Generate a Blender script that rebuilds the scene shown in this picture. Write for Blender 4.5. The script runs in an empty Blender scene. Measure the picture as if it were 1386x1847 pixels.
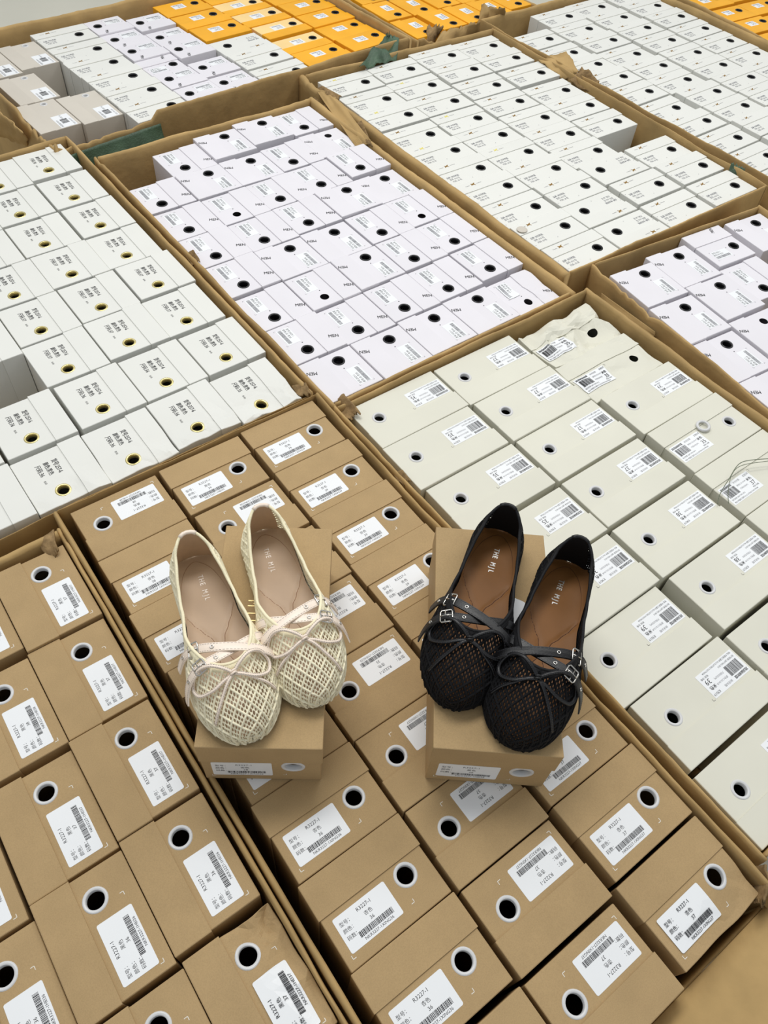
import bpy, bmesh, math, random
import numpy as np
from mathutils import Vector, Matrix, noise

C = bpy.context.scene.collection
scene = bpy.context.scene
PI = math.pi

# ------------------------------------------------------------------ camera, light, exposure
TOP = 0.27                      # height of the shoebox tops above the floor
CAM_H = TOP + 0.8208
pit, rol = math.radians(52.2096), math.radians(6.1161)
cp, sp, cr, sr = math.cos(pit), math.sin(pit), math.cos(rol), math.sin(rol)
cam_d = bpy.data.cameras.new('camera')
cam = bpy.data.objects.new('camera', cam_d)
C.objects.link(cam)
cam_d.sensor_fit = 'VERTICAL'
cam_d.sensor_height = 36.0
cam_d.lens = 27.314
cam_d.clip_start = 0.02
cam.matrix_world = Matrix(((cr, -sr, 0, 0), (sr * sp, cr * sp, -cp, 0), (sr * cp, cr * cp, sp, CAM_H), (0, 0, 0, 1)))
scene.camera = cam

world = bpy.data.worlds.new('world')
scene.world = world
world.use_nodes = True
world.node_tree.nodes['Background'].inputs[0].default_value = (0.93, 0.97, 1.0, 1)
world.node_tree.nodes['Background'].inputs[1].default_value = 0.46

def area_light(name, loc, target, sx, sy, power, col):
    d = bpy.data.lights.new(name, 'AREA')
    d.shape = 'RECTANGLE'; d.size = sx; d.size_y = sy; d.energy = power; d.color = col
    o = bpy.data.objects.new(name, d)
    C.objects.link(o)
    o.location = loc
    o.rotation_euler = (Vector(target) - Vector(loc)).to_track_quat('-Z', 'Y').to_euler()
    return o
area_light('ceiling_light', (-0.35, 1.35, 2.7), (0.1, 0.6, 0.3), 1.5, 0.5, 32, (1.0, 0.985, 0.95))
area_light('ceiling_light', (1.6, 2.6, 2.7), (1.2, 1.6, 0.3), 2.4, 0.8, 27, (1.0, 0.99, 0.97))
area_light('ceiling_light', (-1.4, 2.8, 2.7), (-0.2, 1.2, 0.3), 2.0, 0.8, 12, (0.98, 0.99, 1.0))

scene.view_settings.view_transform = 'Standard'
scene.view_settings.look = 'None'
scene.view_settings.gamma = 1.0
scene.view_settings.exposure = 0.0
scene.view_settings.use_curve_mapping = False

# ------------------------------------------------------------------ materials
MATS = {}
def srgb(r, g, b):
    f = lambda c: (c / 255 / 12.92) if c / 255 <= 0.04045 else ((c / 255 + 0.055) / 1.055) ** 2.4
    return (f(r), f(g), f(b), 1)

def mat(name, col, rough=0.6, metal=0.0, var=0.0, scale=40.0, bump=0.0, bscale=200.0, fleck=0.0, spec=0.4, stretch=(1, 1, 1)):
    m = bpy.data.materials.new(name)
    m.use_nodes = True
    nt = m.node_tree; N = nt.nodes; Lk = nt.links
    b = N['Principled BSDF']
    c = srgb(*col)
    b.inputs['Base Color'].default_value = c
    b.inputs['Roughness'].default_value = rough
    b.inputs['Metallic'].default_value = metal
    b.inputs['Specular IOR Level'].default_value = spec
    tc = N.new('ShaderNodeTexCoord')
    mp = N.new('ShaderNodeMapping'); mp.inputs['Scale'].default_value = stretch
    oi = N.new('ShaderNodeObjectInfo')
    Lk.new(tc.outputs['Object'], mp.inputs['Vector'])
    # every box gets its own patch of the pattern
    sh = N.new('ShaderNodeVectorMath'); sh.operation = 'SCALE'; sh.inputs['Scale'].default_value = 37.0
    cx = N.new('ShaderNodeCombineXYZ')
    Lk.new(oi.outputs['Random'], cx.inputs[0]); Lk.new(oi.outputs['Random'], cx.inputs[2])
    Lk.new(cx.outputs[0], sh.inputs[0])
    ad = N.new('ShaderNodeVectorMath'); ad.operation = 'ADD'
    Lk.new(mp.outputs[0], ad.inputs[0]); Lk.new(sh.outputs[0], ad.inputs[1])
    vec = ad.outputs[0]
    last = None
    if var > 0:
        n1 = N.new('ShaderNodeTexNoise'); n1.inputs['Scale'].default_value = scale; n1.inputs['Detail'].default_value = 4
        Lk.new(vec, n1.inputs['Vector'])
        r = N.new('ShaderNodeValToRGB')
        r.color_ramp.elements[0].position = 0.3; r.color_ramp.elements[1].position = 0.7
        r.color_ramp.elements[0].color = tuple(max(0, v * (1 - var)) for v in c[:3]) + (1,)
        r.color_ramp.elements[1].color = tuple(min(1, v * (1 + var)) for v in c[:3]) + (1,)
        Lk.new(n1.outputs['Fac'], r.inputs['Fac'])
        last = r.outputs['Color']
        if fleck > 0:
            n2 = N.new('ShaderNodeTexNoise'); n2.inputs['Scale'].default_value = 900; n2.inputs['Detail'].default_value = 2
            Lk.new(vec, n2.inputs['Vector'])
            r2 = N.new('ShaderNodeValToRGB')
            r2.color_ramp.elements[0].position = 0.30; r2.color_ramp.elements[1].position = 0.62
            r2.color_ramp.elements[0].color = (1 - fleck,) * 3 + (1,)
            r2.color_ramp.elements[1].color = (1, 1, 1, 1)
            Lk.new(n2.outputs['Fac'], r2.inputs['Fac'])
            mx = N.new('ShaderNodeMix'); mx.data_type = 'RGBA'; mx.blend_type = 'MULTIPLY'; mx.inputs[0].default_value = 1
            Lk.new(last, mx.inputs[6]); Lk.new(r2.outputs['Color'], mx.inputs[7])
            last = mx.outputs[2]
        # small brightness difference from one piece to the next
        mr = N.new('ShaderNodeMapRange'); mr.inputs[3].default_value = 1 - var * 0.6; mr.inputs[4].default_value = 1 + var * 0.4
        Lk.new(oi.outputs['Random'], mr.inputs[0])
        m3 = N.new('ShaderNodeVectorMath'); m3.operation = 'SCALE'
        Lk.new(last, m3.inputs[0]); Lk.new(mr.outputs[0], m3.inputs['Scale'])
        Lk.new(m3.outputs[0], b.inputs['Base Color'])
    if bump > 0:
        nb = N.new('ShaderNodeTexNoise'); nb.inputs['Scale'].default_value = bscale; nb.inputs['Detail'].default_value = 3
        Lk.new(vec, nb.inputs['Vector'])
        bp = N.new('ShaderNodeBump'); bp.inputs['Strength'].default_value = bump; bp.inputs['Distance'].default_value = 0.002
        Lk.new(nb.outputs['Fac'], bp.inputs['Height'])
        Lk.new(bp.outputs[0], b.inputs['Normal'])
    MATS[name] = m
    return m

mat('kraft', (183, 155, 113), 0.75, var=0.05, scale=30, fleck=0.10, spec=0.2)
mat('carton', (182, 152, 103), 0.8, var=0.17, scale=14, bump=0.5, bscale=55, spec=0.15)
mat('carton_torn', (150, 124, 88), 0.9, var=0.28, scale=120, bump=0.8, bscale=160, spec=0.1)
mat('cream_card', (222, 220, 205), 0.55, var=0.025, scale=12, spec=0.35, bump=0.05, bscale=25)
mat('white_card', (228, 228, 222), 0.5, var=0.015, scale=10, spec=0.35, bump=0.05, bscale=25)
mat('lavender_card', (229, 226, 231), 0.5, var=0.02, scale=10, spec=0.35, bump=0.05, bscale=30)
mat('logo_card', (229, 229, 223), 0.5, var=0.015, scale=10, spec=0.35)
mat('yellow_card', (247, 178, 38), 0.5, var=0.06, scale=14, spec=0.35)
mat('peach_card', (250, 216, 150), 0.55, var=0.05, scale=14, spec=0.3)
mat('grey_card', (207, 200, 188), 0.65, var=0.03, scale=14, spec=0.3)
mat('inside', (70, 66, 60), 0.95)
mat('white_plastic', (214, 214, 214), 0.35, spec=0.5)
mat('black_plastic', (22, 22, 24), 0.3, spec=0.5)
mat('brass', (215, 200, 140), 0.3, metal=0.8)
mat('sticker', (240, 242, 244), 0.4, spec=0.4, var=0.01, scale=20)
mat('ink', (38, 38, 42), 0.6)
mat('grey_ink', (120, 120, 126), 0.6)
mat('blue_ink', (62, 64, 84), 0.6)
mat('white_ink', (236, 232, 222), 0.5)
mat('gold_ink', (150, 112, 44), 0.4, metal=0.3)
mat('bright_gold_ink', (240, 226, 120), 0.35, metal=0.2)
mat('gold_foil', (226, 200, 140), 0.35, metal=0.5)
mat('silver_foil', (225, 222, 216), 0.28, metal=0.85)
mat('dull_foil', (238, 226, 214), 0.4, metal=0.2)
mat('tarp', (70, 92, 72), 0.45, var=0.3, scale=30, bump=0.5, bscale=300)
mat('floor', (214, 211, 196), 0.5, var=0.05, scale=2.5, spec=0.4, bump=0.03, bscale=8)
mat('cream_yarn', (252, 243, 214), 0.75, var=0.05, scale=300, bump=0.3, bscale=1500, spec=0.2)
mat('cream_bind', (250, 240, 205), 0.6, var=0.03, scale=100, bump=0.3, bscale=900, spec=0.3)
mat('cream_leather', (246, 229, 212), 0.35, var=0.02, scale=60, spec=0.5)
mat('cream_lining', (196, 165, 135), 0.7, var=0.05, scale=60)
mat('cream_insole', (190, 162, 134), 0.45, var=0.04, scale=35, spec=0.4)
mat('cream_groove', (160, 126, 98), 0.6)
mat('black_yarn', (17, 17, 20), 0.75, var=0.1, scale=300, bump=0.7, bscale=1500, spec=0.25)
mat('black_bind', (15, 15, 18), 0.65, bump=0.3, bscale=900, spec=0.3)
mat('black_leather', (13, 13, 15), 0.40, bump=0.1, bscale=500, spec=0.45)
mat('black_lining', (14, 13, 14), 0.8)
mat('tan_insole', (130, 86, 42), 0.5, var=0.06, scale=35, spec=0.25)
mat('tan_groove', (82, 46, 20), 0.6)
mat('sole_rubber', (40, 33, 30), 0.7)
mat('silver', (205, 202, 196), 0.22, metal=1.0)
mat('stitch', (168, 158, 150), 0.7)
mat('black_stitch', (62, 62, 68), 0.6)
mat('string', (108, 116, 96), 0.5)

# ------------------------------------------------------------------ mesh helpers
class MB:
    def __init__(s):
        s.v = []; s.f = []; s.m = []; s.mats = []
    def mi(s, name):
        if name not in s.mats: s.mats.append(name)
        return s.mats.index(name)
    def add(s, verts, faces, m):
        o = len(s.v); k = s.mi(m)
        s.v += [tuple(p) for p in verts]
        s.f += [tuple(i + o for i in f) for f in faces]
        s.m += [k] * len(faces)
    def box(s, x0, x1, y0, y1, z0, z1, m):
        v = [(x, y, z) for x in (x0, x1) for y in (y0, y1) for z in (z0, z1)]
        s.add(v, [(0, 1, 3, 2), (4, 6, 7, 5), (0, 4, 5, 1), (2, 3, 7, 6), (0, 2, 6, 4), (1, 5, 7, 3)], m)
    def quad(s, x0, x1, y0, y1, z, m):
        s.add([(x0, y0, z), (x1, y0, z), (x1, y1, z), (x0, y1, z)], [(0, 1, 2, 3)], m)
    def tube(s, pts, r, m, n=6, closed=False, flat=1.0):
        pts = [Vector(p) for p in pts]; N = len(pts); V = []; F = []
        up = None
        for i, p in enumerate(pts):
            a = pts[(i - 1) % N] if (closed or i > 0) else p
            b = pts[(i + 1) % N] if (closed or i < N - 1) else p
            t = (b - a)
            t = t.normalized() if t.length > 1e-9 else Vector((0, 0, 1))
            if up is None:
                up = Vector((0, 0, 1)) if abs(t.z) < 0.9 else Vector((1, 0, 0))
            x = t.cross(up).normalized(); y = x.cross(t).normalized(); up = y
            for k in range(n):
                an = 2 * PI * k / n
                V.append(p + x * (math.cos(an) * r) + y * (math.sin(an) * r * flat))
        M = N if closed else N - 1
        for i in range(M):
            for k in range(n):
                a = i * n + k; b = i * n + (k + 1) % n; j = ((i + 1) % N) * n
                F.append((a, b, j + (k + 1) % n, j + k))
        if not closed:
            F.append(tuple(range(n))[::-1]); F.append(tuple((N - 1) * n + k for k in range(n)))
        s.add(V, F, m)
    def lathe(s, prof, c, m, n=28):
        V = []; F = []; P = len(prof)
        for k in range(n):
            a = 2 * PI * k / n
            for (r, z) in prof: V.append((c[0] + r * math.cos(a), c[1] + r * math.sin(a), c[2] + z))
        for k in range(n):
            for i in range(P - 1):
                a = k * P + i; b = ((k + 1) % n) * P + i
                F.append((a, b, b + 1, a + 1))
        s.add(V, F, m)
    def mesh(s, name, smooth=False):
        me = bpy.data.meshes.new(name)
        me.from_pydata(s.v, [], s.f)
        for n in s.mats: me.materials.append(MATS[n])
        me.polygons.foreach_set('material_index', s.m)
        if smooth: me.polygons.foreach_set('use_smooth', [True] * len(me.polygons))
        me.update()
        return me

def link(name, me, parent=None, loc=(0, 0, 0), label=None):
    o = bpy.data.objects.new(name, me)
    C.objects.link(o)
    o.location = loc
    if parent: o.parent = parent
    if label: o['label'] = label
    return o

def thing(o, label, cat, group=None):
    o['label'] = label; o['category'] = cat
    if group: o['group'] = group
    return o

_txt = {}
def text_shape(t):
    if t in _txt: return _txt[t]
    cu = bpy.data.curves.new('txt', 'FONT'); cu.body = t; cu.size = 1.0; cu.resolution_u = 2
    cu.align_x = 'LEFT'; cu.fill_mode = 'FRONT'
    ob = bpy.data.objects.new('txt', cu); C.objects.link(ob)
    dg = bpy.context.evaluated_depsgraph_get()
    me = bpy.data.meshes.new_from_object(ob.evaluated_get(dg))
    V = [(v.co.x, v.co.y) for v in me.vertices]; F = [tuple(p.vertices) for p in me.polygons]
    bpy.data.objects.remove(ob); bpy.data.curves.remove(cu); bpy.data.meshes.remove(me)
    w = max([p[0] for p in V], default=1)
    _txt[t] = (V, F, w)
    return _txt[t]

def put_text(mb, t, x, y, size, z, m='ink', rot=0.0, align='L', sx=1.0, bold=0.0):
    V, F, w = text_shape(t)
    lo = min([p[0] for p in V], default=0)
    ox = {'L': 0, 'C': -(w + lo) / 2, 'R': -w}[align]
    c, s_ = math.cos(rot), math.sin(rot)
    offs = [(0, 0)] if not bold else [(0, 0), (bold, 0), (0, bold * 0.6)]
    for n_, (bx, by) in enumerate(offs):
        P = []
        for (a, b) in V:
            px = (a + ox) * size * sx + bx; py = b * size + by
            P.append((x + px * c - py * s_, y + px * s_ + py * c, z + n_ * 0.00002))
        mb.add(P, F, m)

def put_spaced(mb, t, x, y, size, z, m, pitch=.72, rot=0.0, bold=0.0, sx=1.0):
    n = len(t)
    for i, ch in enumerate(t):
        if ch == ' ': continue
        d = (i - (n - 1) / 2) * pitch * size
        put_text(mb, ch, x + d * math.cos(rot), y + d * math.sin(rot), size, z, m, rot=rot, align='C', bold=bold, sx=sx)

def barcode(mb, x0, x1, y0, y1, z, seed, m='ink', rot=0):
    r = random.Random(seed); x = x0
    while x < x1:
        w = r.choice((0.0004, 0.0004, 0.0007, 0.001))
        mb.quad(x, min(x + w, x1), y0, y1, z, m)
        x += w + r.choice((0.0003, 0.0004, 0.0006))

def round_rect(x0, x1, y0, y1, r, n=4):
    P = []
    for (cx, cy, a0) in ((x1 - r, y1 - r, 0), (x0 + r, y1 - r, 90), (x0 + r, y0 + r, 180), (x1 - r, y0 + r, 270)):
        for k in range(n + 1):
            a = math.radians(a0 + 90 * k / n)
            P.append((cx + r * math.cos(a), cy + r * math.sin(a)))
    return P

def slab(mb, P, z0, z1, m):
    n = len(P)
    mb.add([(x, y, z1) for x, y in P] + [(x, y, z0) for x, y in P],
           [tuple(range(n))] + [(i, i + n, (i + 1) % n + n, (i + 1) % n) for i in range(n)], m)

# ------------------------------------------------------------------ shoeboxes
DEP = 0.262                     # every shoebox stands on its short end, this tall
Z0 = TOP - DEP                  # underside of the standing boxes
# type: length, width, lid rim, hole offset x, y, ring outer and inner radius, base, lid, eyelet materials
T = {
 'brown':   dict(L=.1224, W=.0902, band=.0375, xo=.0315, yo=-.0068, ro=.0122, ri=.0088, base='kraft', lid='kraft', ring='white_plastic'),
 'cream':   dict(L=.1642, W=.0916, band=.0340, xo=.0486, yo=-.0076, ro=.0110, ri=.0074, base='cream_card', lid='cream_card', ring='white_plastic'),
 'w257':    dict(L=.1035, W=.0992, band=.0320, xo=.0281, yo=-.0084, ro=.0105, ri=.0074, base='white_card', lid='white_card', ring='brass'),
 'men':     dict(L=.0959, W=.0967, band=.0375, xo=.0251, yo=-.0129, ro=.0106, ri=.0072, base='lavender_card', lid='lavender_card', ring='black_plastic'),
 'gold':    dict(L=.1360, W=.0816, band=.0310, xo=.0327, yo=-.0084, ro=.0108, ri=.0074, base='logo_card', lid='logo_card', ring='black_plastic'),
 'yellow':  dict(L=.1338, W=.0809, band=.0330, xo=-.0403, yo=-.0099, ro=.0106, ri=.0074, base='yellow_card', lid='yellow_card', ring='black_plastic'),
 'grey':    dict(L=.1307, W=.0897, band=.0320, xo=.0502, yo=-.0167, ro=.0080, ri=.0046, base='grey_card', lid='grey_card', ring='white_plastic'),
}
T['menb'] = dict(T['men'], L=.1018, W=.1011, xo=.0266, yo=-.0137)
T['menm'] = dict(T['men'], L=.0961, W=.0821, yo=-.0076, band=.0330)
T['goldw'] = dict(T['gold'], L=.1398)
T['yellowb'] = dict(T['yellow'], L=.1132, W=.0836, xo=-.0342)
T['peach'] = dict(T['yellow'], base='peach_card')

def finish(mb, name, bev=0.0, mods=None):
    me = mb.mesh(name)
    return me

def lid_mesh(t, D=DEP):
    p = T[t]; hx, hy = p['L'] / 2, p['W'] / 2; y0 = hy - p['band']; th = .0013
    mb = MB(); m = p['lid']; b = .0011
    # outer shell with softened edges: cross-section rounded in x/y, chamfered at the top end
    def ring(ix, z):
        P = [(-hx + ix, y0)]
        for k in range(4):
            a = PI - k * PI / 6
            P.append((-hx + ix + b + b * math.cos(a), hy - ix - b + b * math.sin(a)))
        for k in range(4):
            a = PI / 2 - k * PI / 6
            P.append((hx - ix - b + b * math.cos(a), hy - ix - b + b * math.sin(a)))
        P.append((hx - ix, y0))
        return [(x, y, z) for x, y in P]
    R = [ring(0, 0), ring(0, D - b), ring(b * .3, D - b * .3), ring(b, D)]
    n = len(R[0]); V = [q for r in R for q in r]; F = []
    for j in range(3):
        for i in range(n - 1):
            a = j * n + i
            F.append((a, a + n, a + n + 1, a + 1))
    F.append(tuple(range(3 * n, 4 * n))[::-1])
    # underside of the end rim, and the inner walls
    V += [(-hx + th, y0, D - th), (hx - th, y0, D - th), (-hx + th, y0, 0), (hx - th, y0, 0),
          (-hx + th, hy - th, D - th), (hx - th, hy - th, D - th), (-hx + th, hy - th, 0), (hx - th, hy - th, 0)]
    q = 4 * n
    F += [(3 * n, q, q + 1, 4 * n - 1), (0, q + 2, q, n, ), (n - 1, 2 * n - 1, q + 1, q + 3), (n, q, 3 * n), (2 * n - 1, 4 * n - 1, q + 1),
          (q, q + 4, q + 5, q + 1), (q, q + 2, q + 6, q + 4), (q + 1, q + 5, q + 7, q + 3), (q + 4, q + 6, q + 7, q + 5)]
    F.append((0, 1, 2, 3, 4, q + 6, q + 2)); F.append((5, 6, 7, 8, 9, q + 3, q + 7)); F.append((4, 5, q + 7, q + 6))
    mb.add(V, F, m)
    return mb

def base_mesh(t, printer=None, D=DEP):
    p = T[t]; ix = .0016; hx, hy = p['L'] / 2 - ix, p['W'] / 2; zt = D - .0016; m = p['base']
    mb = MB(); b = .0010
    y1 = hy - .0016; y0 = -hy
    P = round_rect(-hx, hx, y0, y1, b, 2)
    Pi = round_rect(-hx + b * .7, hx - b * .7, y0 + b * .7, y1 - b * .7, b * .5, 2)
    n = len(P)
    V = [(x, y, .0016) for x, y in P] + [(x, y, zt - b * .7) for x, y in P] + [(x, y, zt) for x, y in Pi]
    F = [tuple(range(n))[::-1]]
    for j in range(2):
        for i in range(n):
            k = (i + 1) % n
            F.append((j * n + i, j * n + k, (j + 1) * n + k, (j + 1) * n + i))
    mb.add(V, F, m)
    # end panel with a real round hole cut in it
    cx, cy = p['xo'], p['yo']; r = p['ri'] + .0006; nh = 28
    bm = bmesh.new()
    ov = [bm.verts.new((x, y, zt)) for x, y in Pi]
    hv = [bm.verts.new((cx + r * math.cos(2 * PI * k / nh), cy + r * math.sin(2 * PI * k / nh), zt)) for k in range(nh)]
    es = [bm.edges.new((ov[i], ov[(i + 1) % len(ov)])) for i in range(len(ov))] + [bm.edges.new((hv[i], hv[(i + 1) % nh])) for i in range(nh)]
    bmesh.ops.triangle_fill(bm, use_beauty=True, use_dissolve=False, edges=es, normal=(0, 0, 1))
    bm.verts.index_update()
    V = [tuple(v.co) for v in bm.verts]; F = [tuple(v.index for v in f.verts) for f in bm.faces if (f.calc_center_median().xy - Vector((cx, cy))).length > r * .9]
    bm.free()
    mb.add(V, F, m)
    if printer: printer(mb, zt + .00012)
    return mb

def ring_mesh(t):
    p = T[t]; ro, ri = p['ro'], p['ri']; mb = MB()
    c = (p['xo'], p['yo'], DEP - .0016)
    if p['ring'] == 'black_plastic':
        mb.lathe([(ro, 0), (ro - .0006, .0012), (ro - .0022, .0012), (ri + .0004, .0004), (ri, -.001), (ri - .0004, -.006)], c, p['ring'])
    elif p['ring'] == 'brass':
        mb.lathe([(ro, 0), (ro - .0008, .0008), (ro - .0018, .0006), (ri + .0006, .0006), (ri, 0), (ri, -.006)], c, 'brass')
    else:
        mb.lathe([(ro, 0), (ro - .0006, .0009), (ro - .0014, .0010), (ri + .0005, .0008), (ri, .0002), (ri - .0002, -.005)], c, p['ring'])
    return mb

def corner_mark(mb, x, y, dx, dy, z, m, s=.0035, w=.0006):
    mb.quad(min(x, x + dx * s), max(x, x + dx * s), y - w / 2, y + w / 2, z, m)
    mb.quad(x - w / 2, x + w / 2, min(y, y + dy * s), max(y, y + dy * s), z, m)

def print_brown(mb, z):
    h = T['brown']; X, Y = h['xo'], h['yo']
    corner_mark(mb, X - .0835, Y - .0300, 1, 1, z, 'white_ink'); corner_mark(mb, X - .0075, Y - .0245, -1, 1, z, 'white_ink')
def sticker_brown(colour, code, size, seed):
    mb = MB(); h = T['brown']; X, Y = h['xo'], h['yo']; z = DEP - .0015
    x0, x1, y0, y1 = X - .0820, X - .0215, Y - .0262, Y + .0085
    slab(mb, round_rect(x0, x1, y0, y1, .0018), z - .0001, z + .0002, 'sticker')
    z += .00026; cx = (x0 + x1) / 2
    put_text(mb, '型号：', x0 + .0035, y1 - .0100, .0046, z); put_text(mb, 'R3227-1', cx + .002, y1 - .0078, .0050, z, align='C')
    put_text(mb, '颜色：', x0 + .0035, y1 - .0168, .0046, z); put_text(mb, colour, cx + .003, y1 - .0148, .0046, z, align='C')
    put_text(mb, '码数：', x0 + .0035, y1 - .0238, .0046, z); put_text(mb, size, cx + .0035, y1 - .0208, .0048, z, align='C')
    barcode(mb, x0 + .0150, x1 - .0070, y0 + .0062, y0 + .0118, z, seed)
    put_text(mb, 'NKR3227-1' + code + size, cx + .004, y0 + .0022, .0040, z, align='C')
    return mb

def print_cream(mb, z):
    h = T['cream']; X, Y = h['xo'], h['yo']
    corner_mark(mb, X - .0550, Y + .0150, -1, -1, z, 'ink', .003, .0004)
def sticker_cream(size, seed):
    mb = MB(); h = T['cream']; X, Y = h['xo'], h['yo']; z = DEP - .0015
    x0, x1, y0, y1 = X - .1260, X - .0600, Y - .0180, Y + .0145
    slab(mb, [(x0, y0), (x1, y0), (x1, y1), (x0, y1)], z - .0001, z + .0002, 'sticker')
    z += .00026
    put_text(mb, 'XIUXIANNVXIE', x0 + .002, y1 - .0058, .0054, z, sx=.62, bold=.00025)
    put_text(mb, '休闲女鞋', x0 + .030, y1 - .0055, .0036, z, 'grey_ink')
    put_text(mb, 'K9019', x1 - .0015, y1 - .0056, .0050, z, align='R', sx=.85)
    barcode(mb, x0 + .004, x0 + .027, y0 + .0115, y1 - .0075, z, seed)
    put_text(mb, '颜色COLOUR', x0 + .031, y0 + .0205, .0032, z, 'grey_ink'); put_text(mb, '米色', x1 - .0090, y0 + .0190, .0052, z, align='C', bold=.0002)
    put_text(mb, '尺码SIZE(M)', x0 + .031, y0 + .0140, .0032, z, 'grey_ink'); put_text(mb, size, x1 - .0085, y0 + .0100, .0092, z, align='C')
    put_text(mb, '执行标准 QB/T1002-2015', x0 + .003, y0 + .0068, .0030, z, 'ink', sx=.9); put_text(mb, '检验 合格', x1 - .003, y0 + .0060, .0030, z, 'ink', align='R')
    put_text(mb, '地址 中国浙江温州 ALLCLUSTERS FOOTWEAR', x0 + .003, y0 + .0018, .0030, z, 'ink', sx=.86)
    return mb

def printer_w257(size):
    def f(mb, z):
        h = T['w257']; X, Y = h['xo'], h['yo']
        put_text(mb, '货号:257-6', X - .0570, Y + .0080, .0088, z, sx=.68, bold=.00028)
        put_text(mb, '颜色:黑色', X - .0570, Y - .0035, .0082, z, sx=.72, bold=.0002)
        put_text(mb, '尺码:' + size, X - .0570, Y - .0150, .0086, z, 'ink', sx=.80, bold=.0002)
        put_text(mb, '条码', X - .0270, Y - .0150, .0036, z)
    return f

def printer_men(t):
    def f(mb, z):
        h = T[t]; X, Y = h['xo'], h['yo']
        corner_mark(mb, X - .064, Y - .0235, 1, 1, z, 'grey_ink', .0025, .0004); corner_mark(mb, X - .064, Y + .004, 1, -1, z, 'grey_ink', .0025, .0004)
        corner_mark(mb, X - .022, Y - .0235, -1, 1, z, 'grey_ink', .0025, .0004)
        mb.lathe([(.0011, 0), (0, .00004)], (X - .0190, Y + .0025, z), 'ink', 8)
    return f
def sticker_men(t, size, seed):
    mb = MB(); h = T[t]; X, Y = h['xo'], h['yo']; z = DEP - .0015
    x0, x1, y0, y1 = X - .0625, X - .0230, Y - .0205, Y + .0030
    slab(mb, [(x0, y0), (x1, y0), (x1, y1), (x0, y1)], z - .0001, z + .00015, 'sticker'); z += .00021
    put_text(mb, '货号:2023-1', x0 + .002, y1 - .0060, .0052, z, 'ink', sx=.85)
    put_text(mb, '颜色:白 色' + size, x0 + .001, y1 - .0120, .0050, z, 'ink', sx=.9)
    barcode(mb, x0 + .001, x1 - .003, y0 + .0025, y0 + .0088, z, seed, 'grey_ink')
    return mb
def lid_men(t):
    mb = lid_mesh(t); h = T[t]
    put_text(mb, 'MEN', h['xo'] - .0045, h['W'] / 2 - .0180, .0098, DEP + .00015, 'ink', rot=math.radians(66), sx=.85, bold=.0003)
    return mb

def printer_gold(t, size):
    def f(mb, z):
        h = T[t]; X, Y = h['xo'], h['yo']
        put_text(mb, '品牌: 休闲男鞋', X - .0900, Y - .0005, .0066, z, 'blue_ink', sx=.74)
        put_text(mb, '货号: 616 白', X - .0880, Y - .0085, .0066, z, 'blue_ink', sx=.74)
        put_text(mb, '尺码: ' + size + ' 双', X - .0860, Y - .0165, .0060, z, 'blue_ink', sx=.8)
        corner_mark(mb, X - .0960, Y - .0200, 1, 1, z, 'grey_ink', .0022, .0004); corner_mark(mb, X - .0380, Y - .0200, -1, 1, z, 'grey_ink', .0022, .0004)
        corner_mark(mb, X - .0960, Y + .0080, 1, -1, z, 'grey_ink', .0022, .0004)
    return f
def lid_gold(t, bright=False):
    mb = lid_mesh(t); h = T[t]; X, Y = h['xo'] - .0620, h['yo'] + .0370; z = DEP + .00015
    # small printed running-animal emblem: body, neck and head, tail, legs
    g = 'bright_gold_ink' if bright else 'gold_ink'
    P = [(-.0060, -.0030), (-.0035, -.0012), (-.0010, -.0018), (.0015, -.0010), (.0036, -.0038), (.0050, -.0034), (.0034, .0000), (.0042, .0022),
         (.0064, .0034), (.0058, .0046), (.0034, .0044), (.0012, .0026), (-.0014, .0030), (-.0038, .0042), (-.0046, .0034), (-.0032, .0012), (-.0052, -.0010)]
    mb.add([(X + x, Y + y, z) for x, y in P] + [(X, Y + .0006, z)], [(i, (i + 1) % len(P), len(P)) for i in range(len(P))], g)
    put_text(mb, 'TXAXPU', X - .0090, Y - .0012, .0030, z, 'grey_ink', align='R', sx=.95)
    put_text(mb, 'FAXHLXO', X + .0085, Y - .0012, .0030, z, 'grey_ink', sx=.95)
    return mb
def sticker_yellow(t, seed):
    mb = MB(); h = T[t]; X, Y = h['xo'], h['yo']; z = DEP - .0015
    x0, x1, y0, y1 = X + .0300, X + .0640, Y - .0130, Y + .0120
    slab(mb, [(x0, y0), (x1, y0), (x1, y1), (x0, y1)], z - .0001, z + .0002, 'sticker'); z += .00026
    put_text(mb, '货号 8801', x0 + .004, y0 + .0160, .0052, z, 'ink', sx=.85); put_text(mb, '颜色 黑', x0 + .004, y0 + .0095, .0048, z, 'grey_ink'); barcode(mb, x0 + .004, x1 - .004, y0 + .003, y0 + .007, z, seed, 'grey_ink')
    return mb
def sticker_grey(size, seed):
    mb = MB(); h = T['grey']; X, Y = h['xo'], h['yo']; z = DEP - .0015
    x0, x1, y0, y1 = X - .1130, X - .0600, Y - .0210, Y + .0150
    slab(mb, [(x0, y0), (x1, y0), (x1, y1), (x0, y1)], z - .0001, z + .0002, 'sticker'); z += .00026
    put_text(mb, '休闲女鞋 K9019', x0 + .003, y1 - .0070, .0056, z, 'ink', sx=.8)
    barcode(mb, x0 + .016, x0 + .034, y0 + .010, y0 + .0250, z, seed)
    put_text(mb, '米色 ' + size, x1 - .002, y0 + .0150, .0050, z, 'ink', align='R'); put_text(mb, '检验 合格 温州', x0 + .003, y0 + .0030, .0042, z, 'grey_ink')
    return mb

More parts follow.
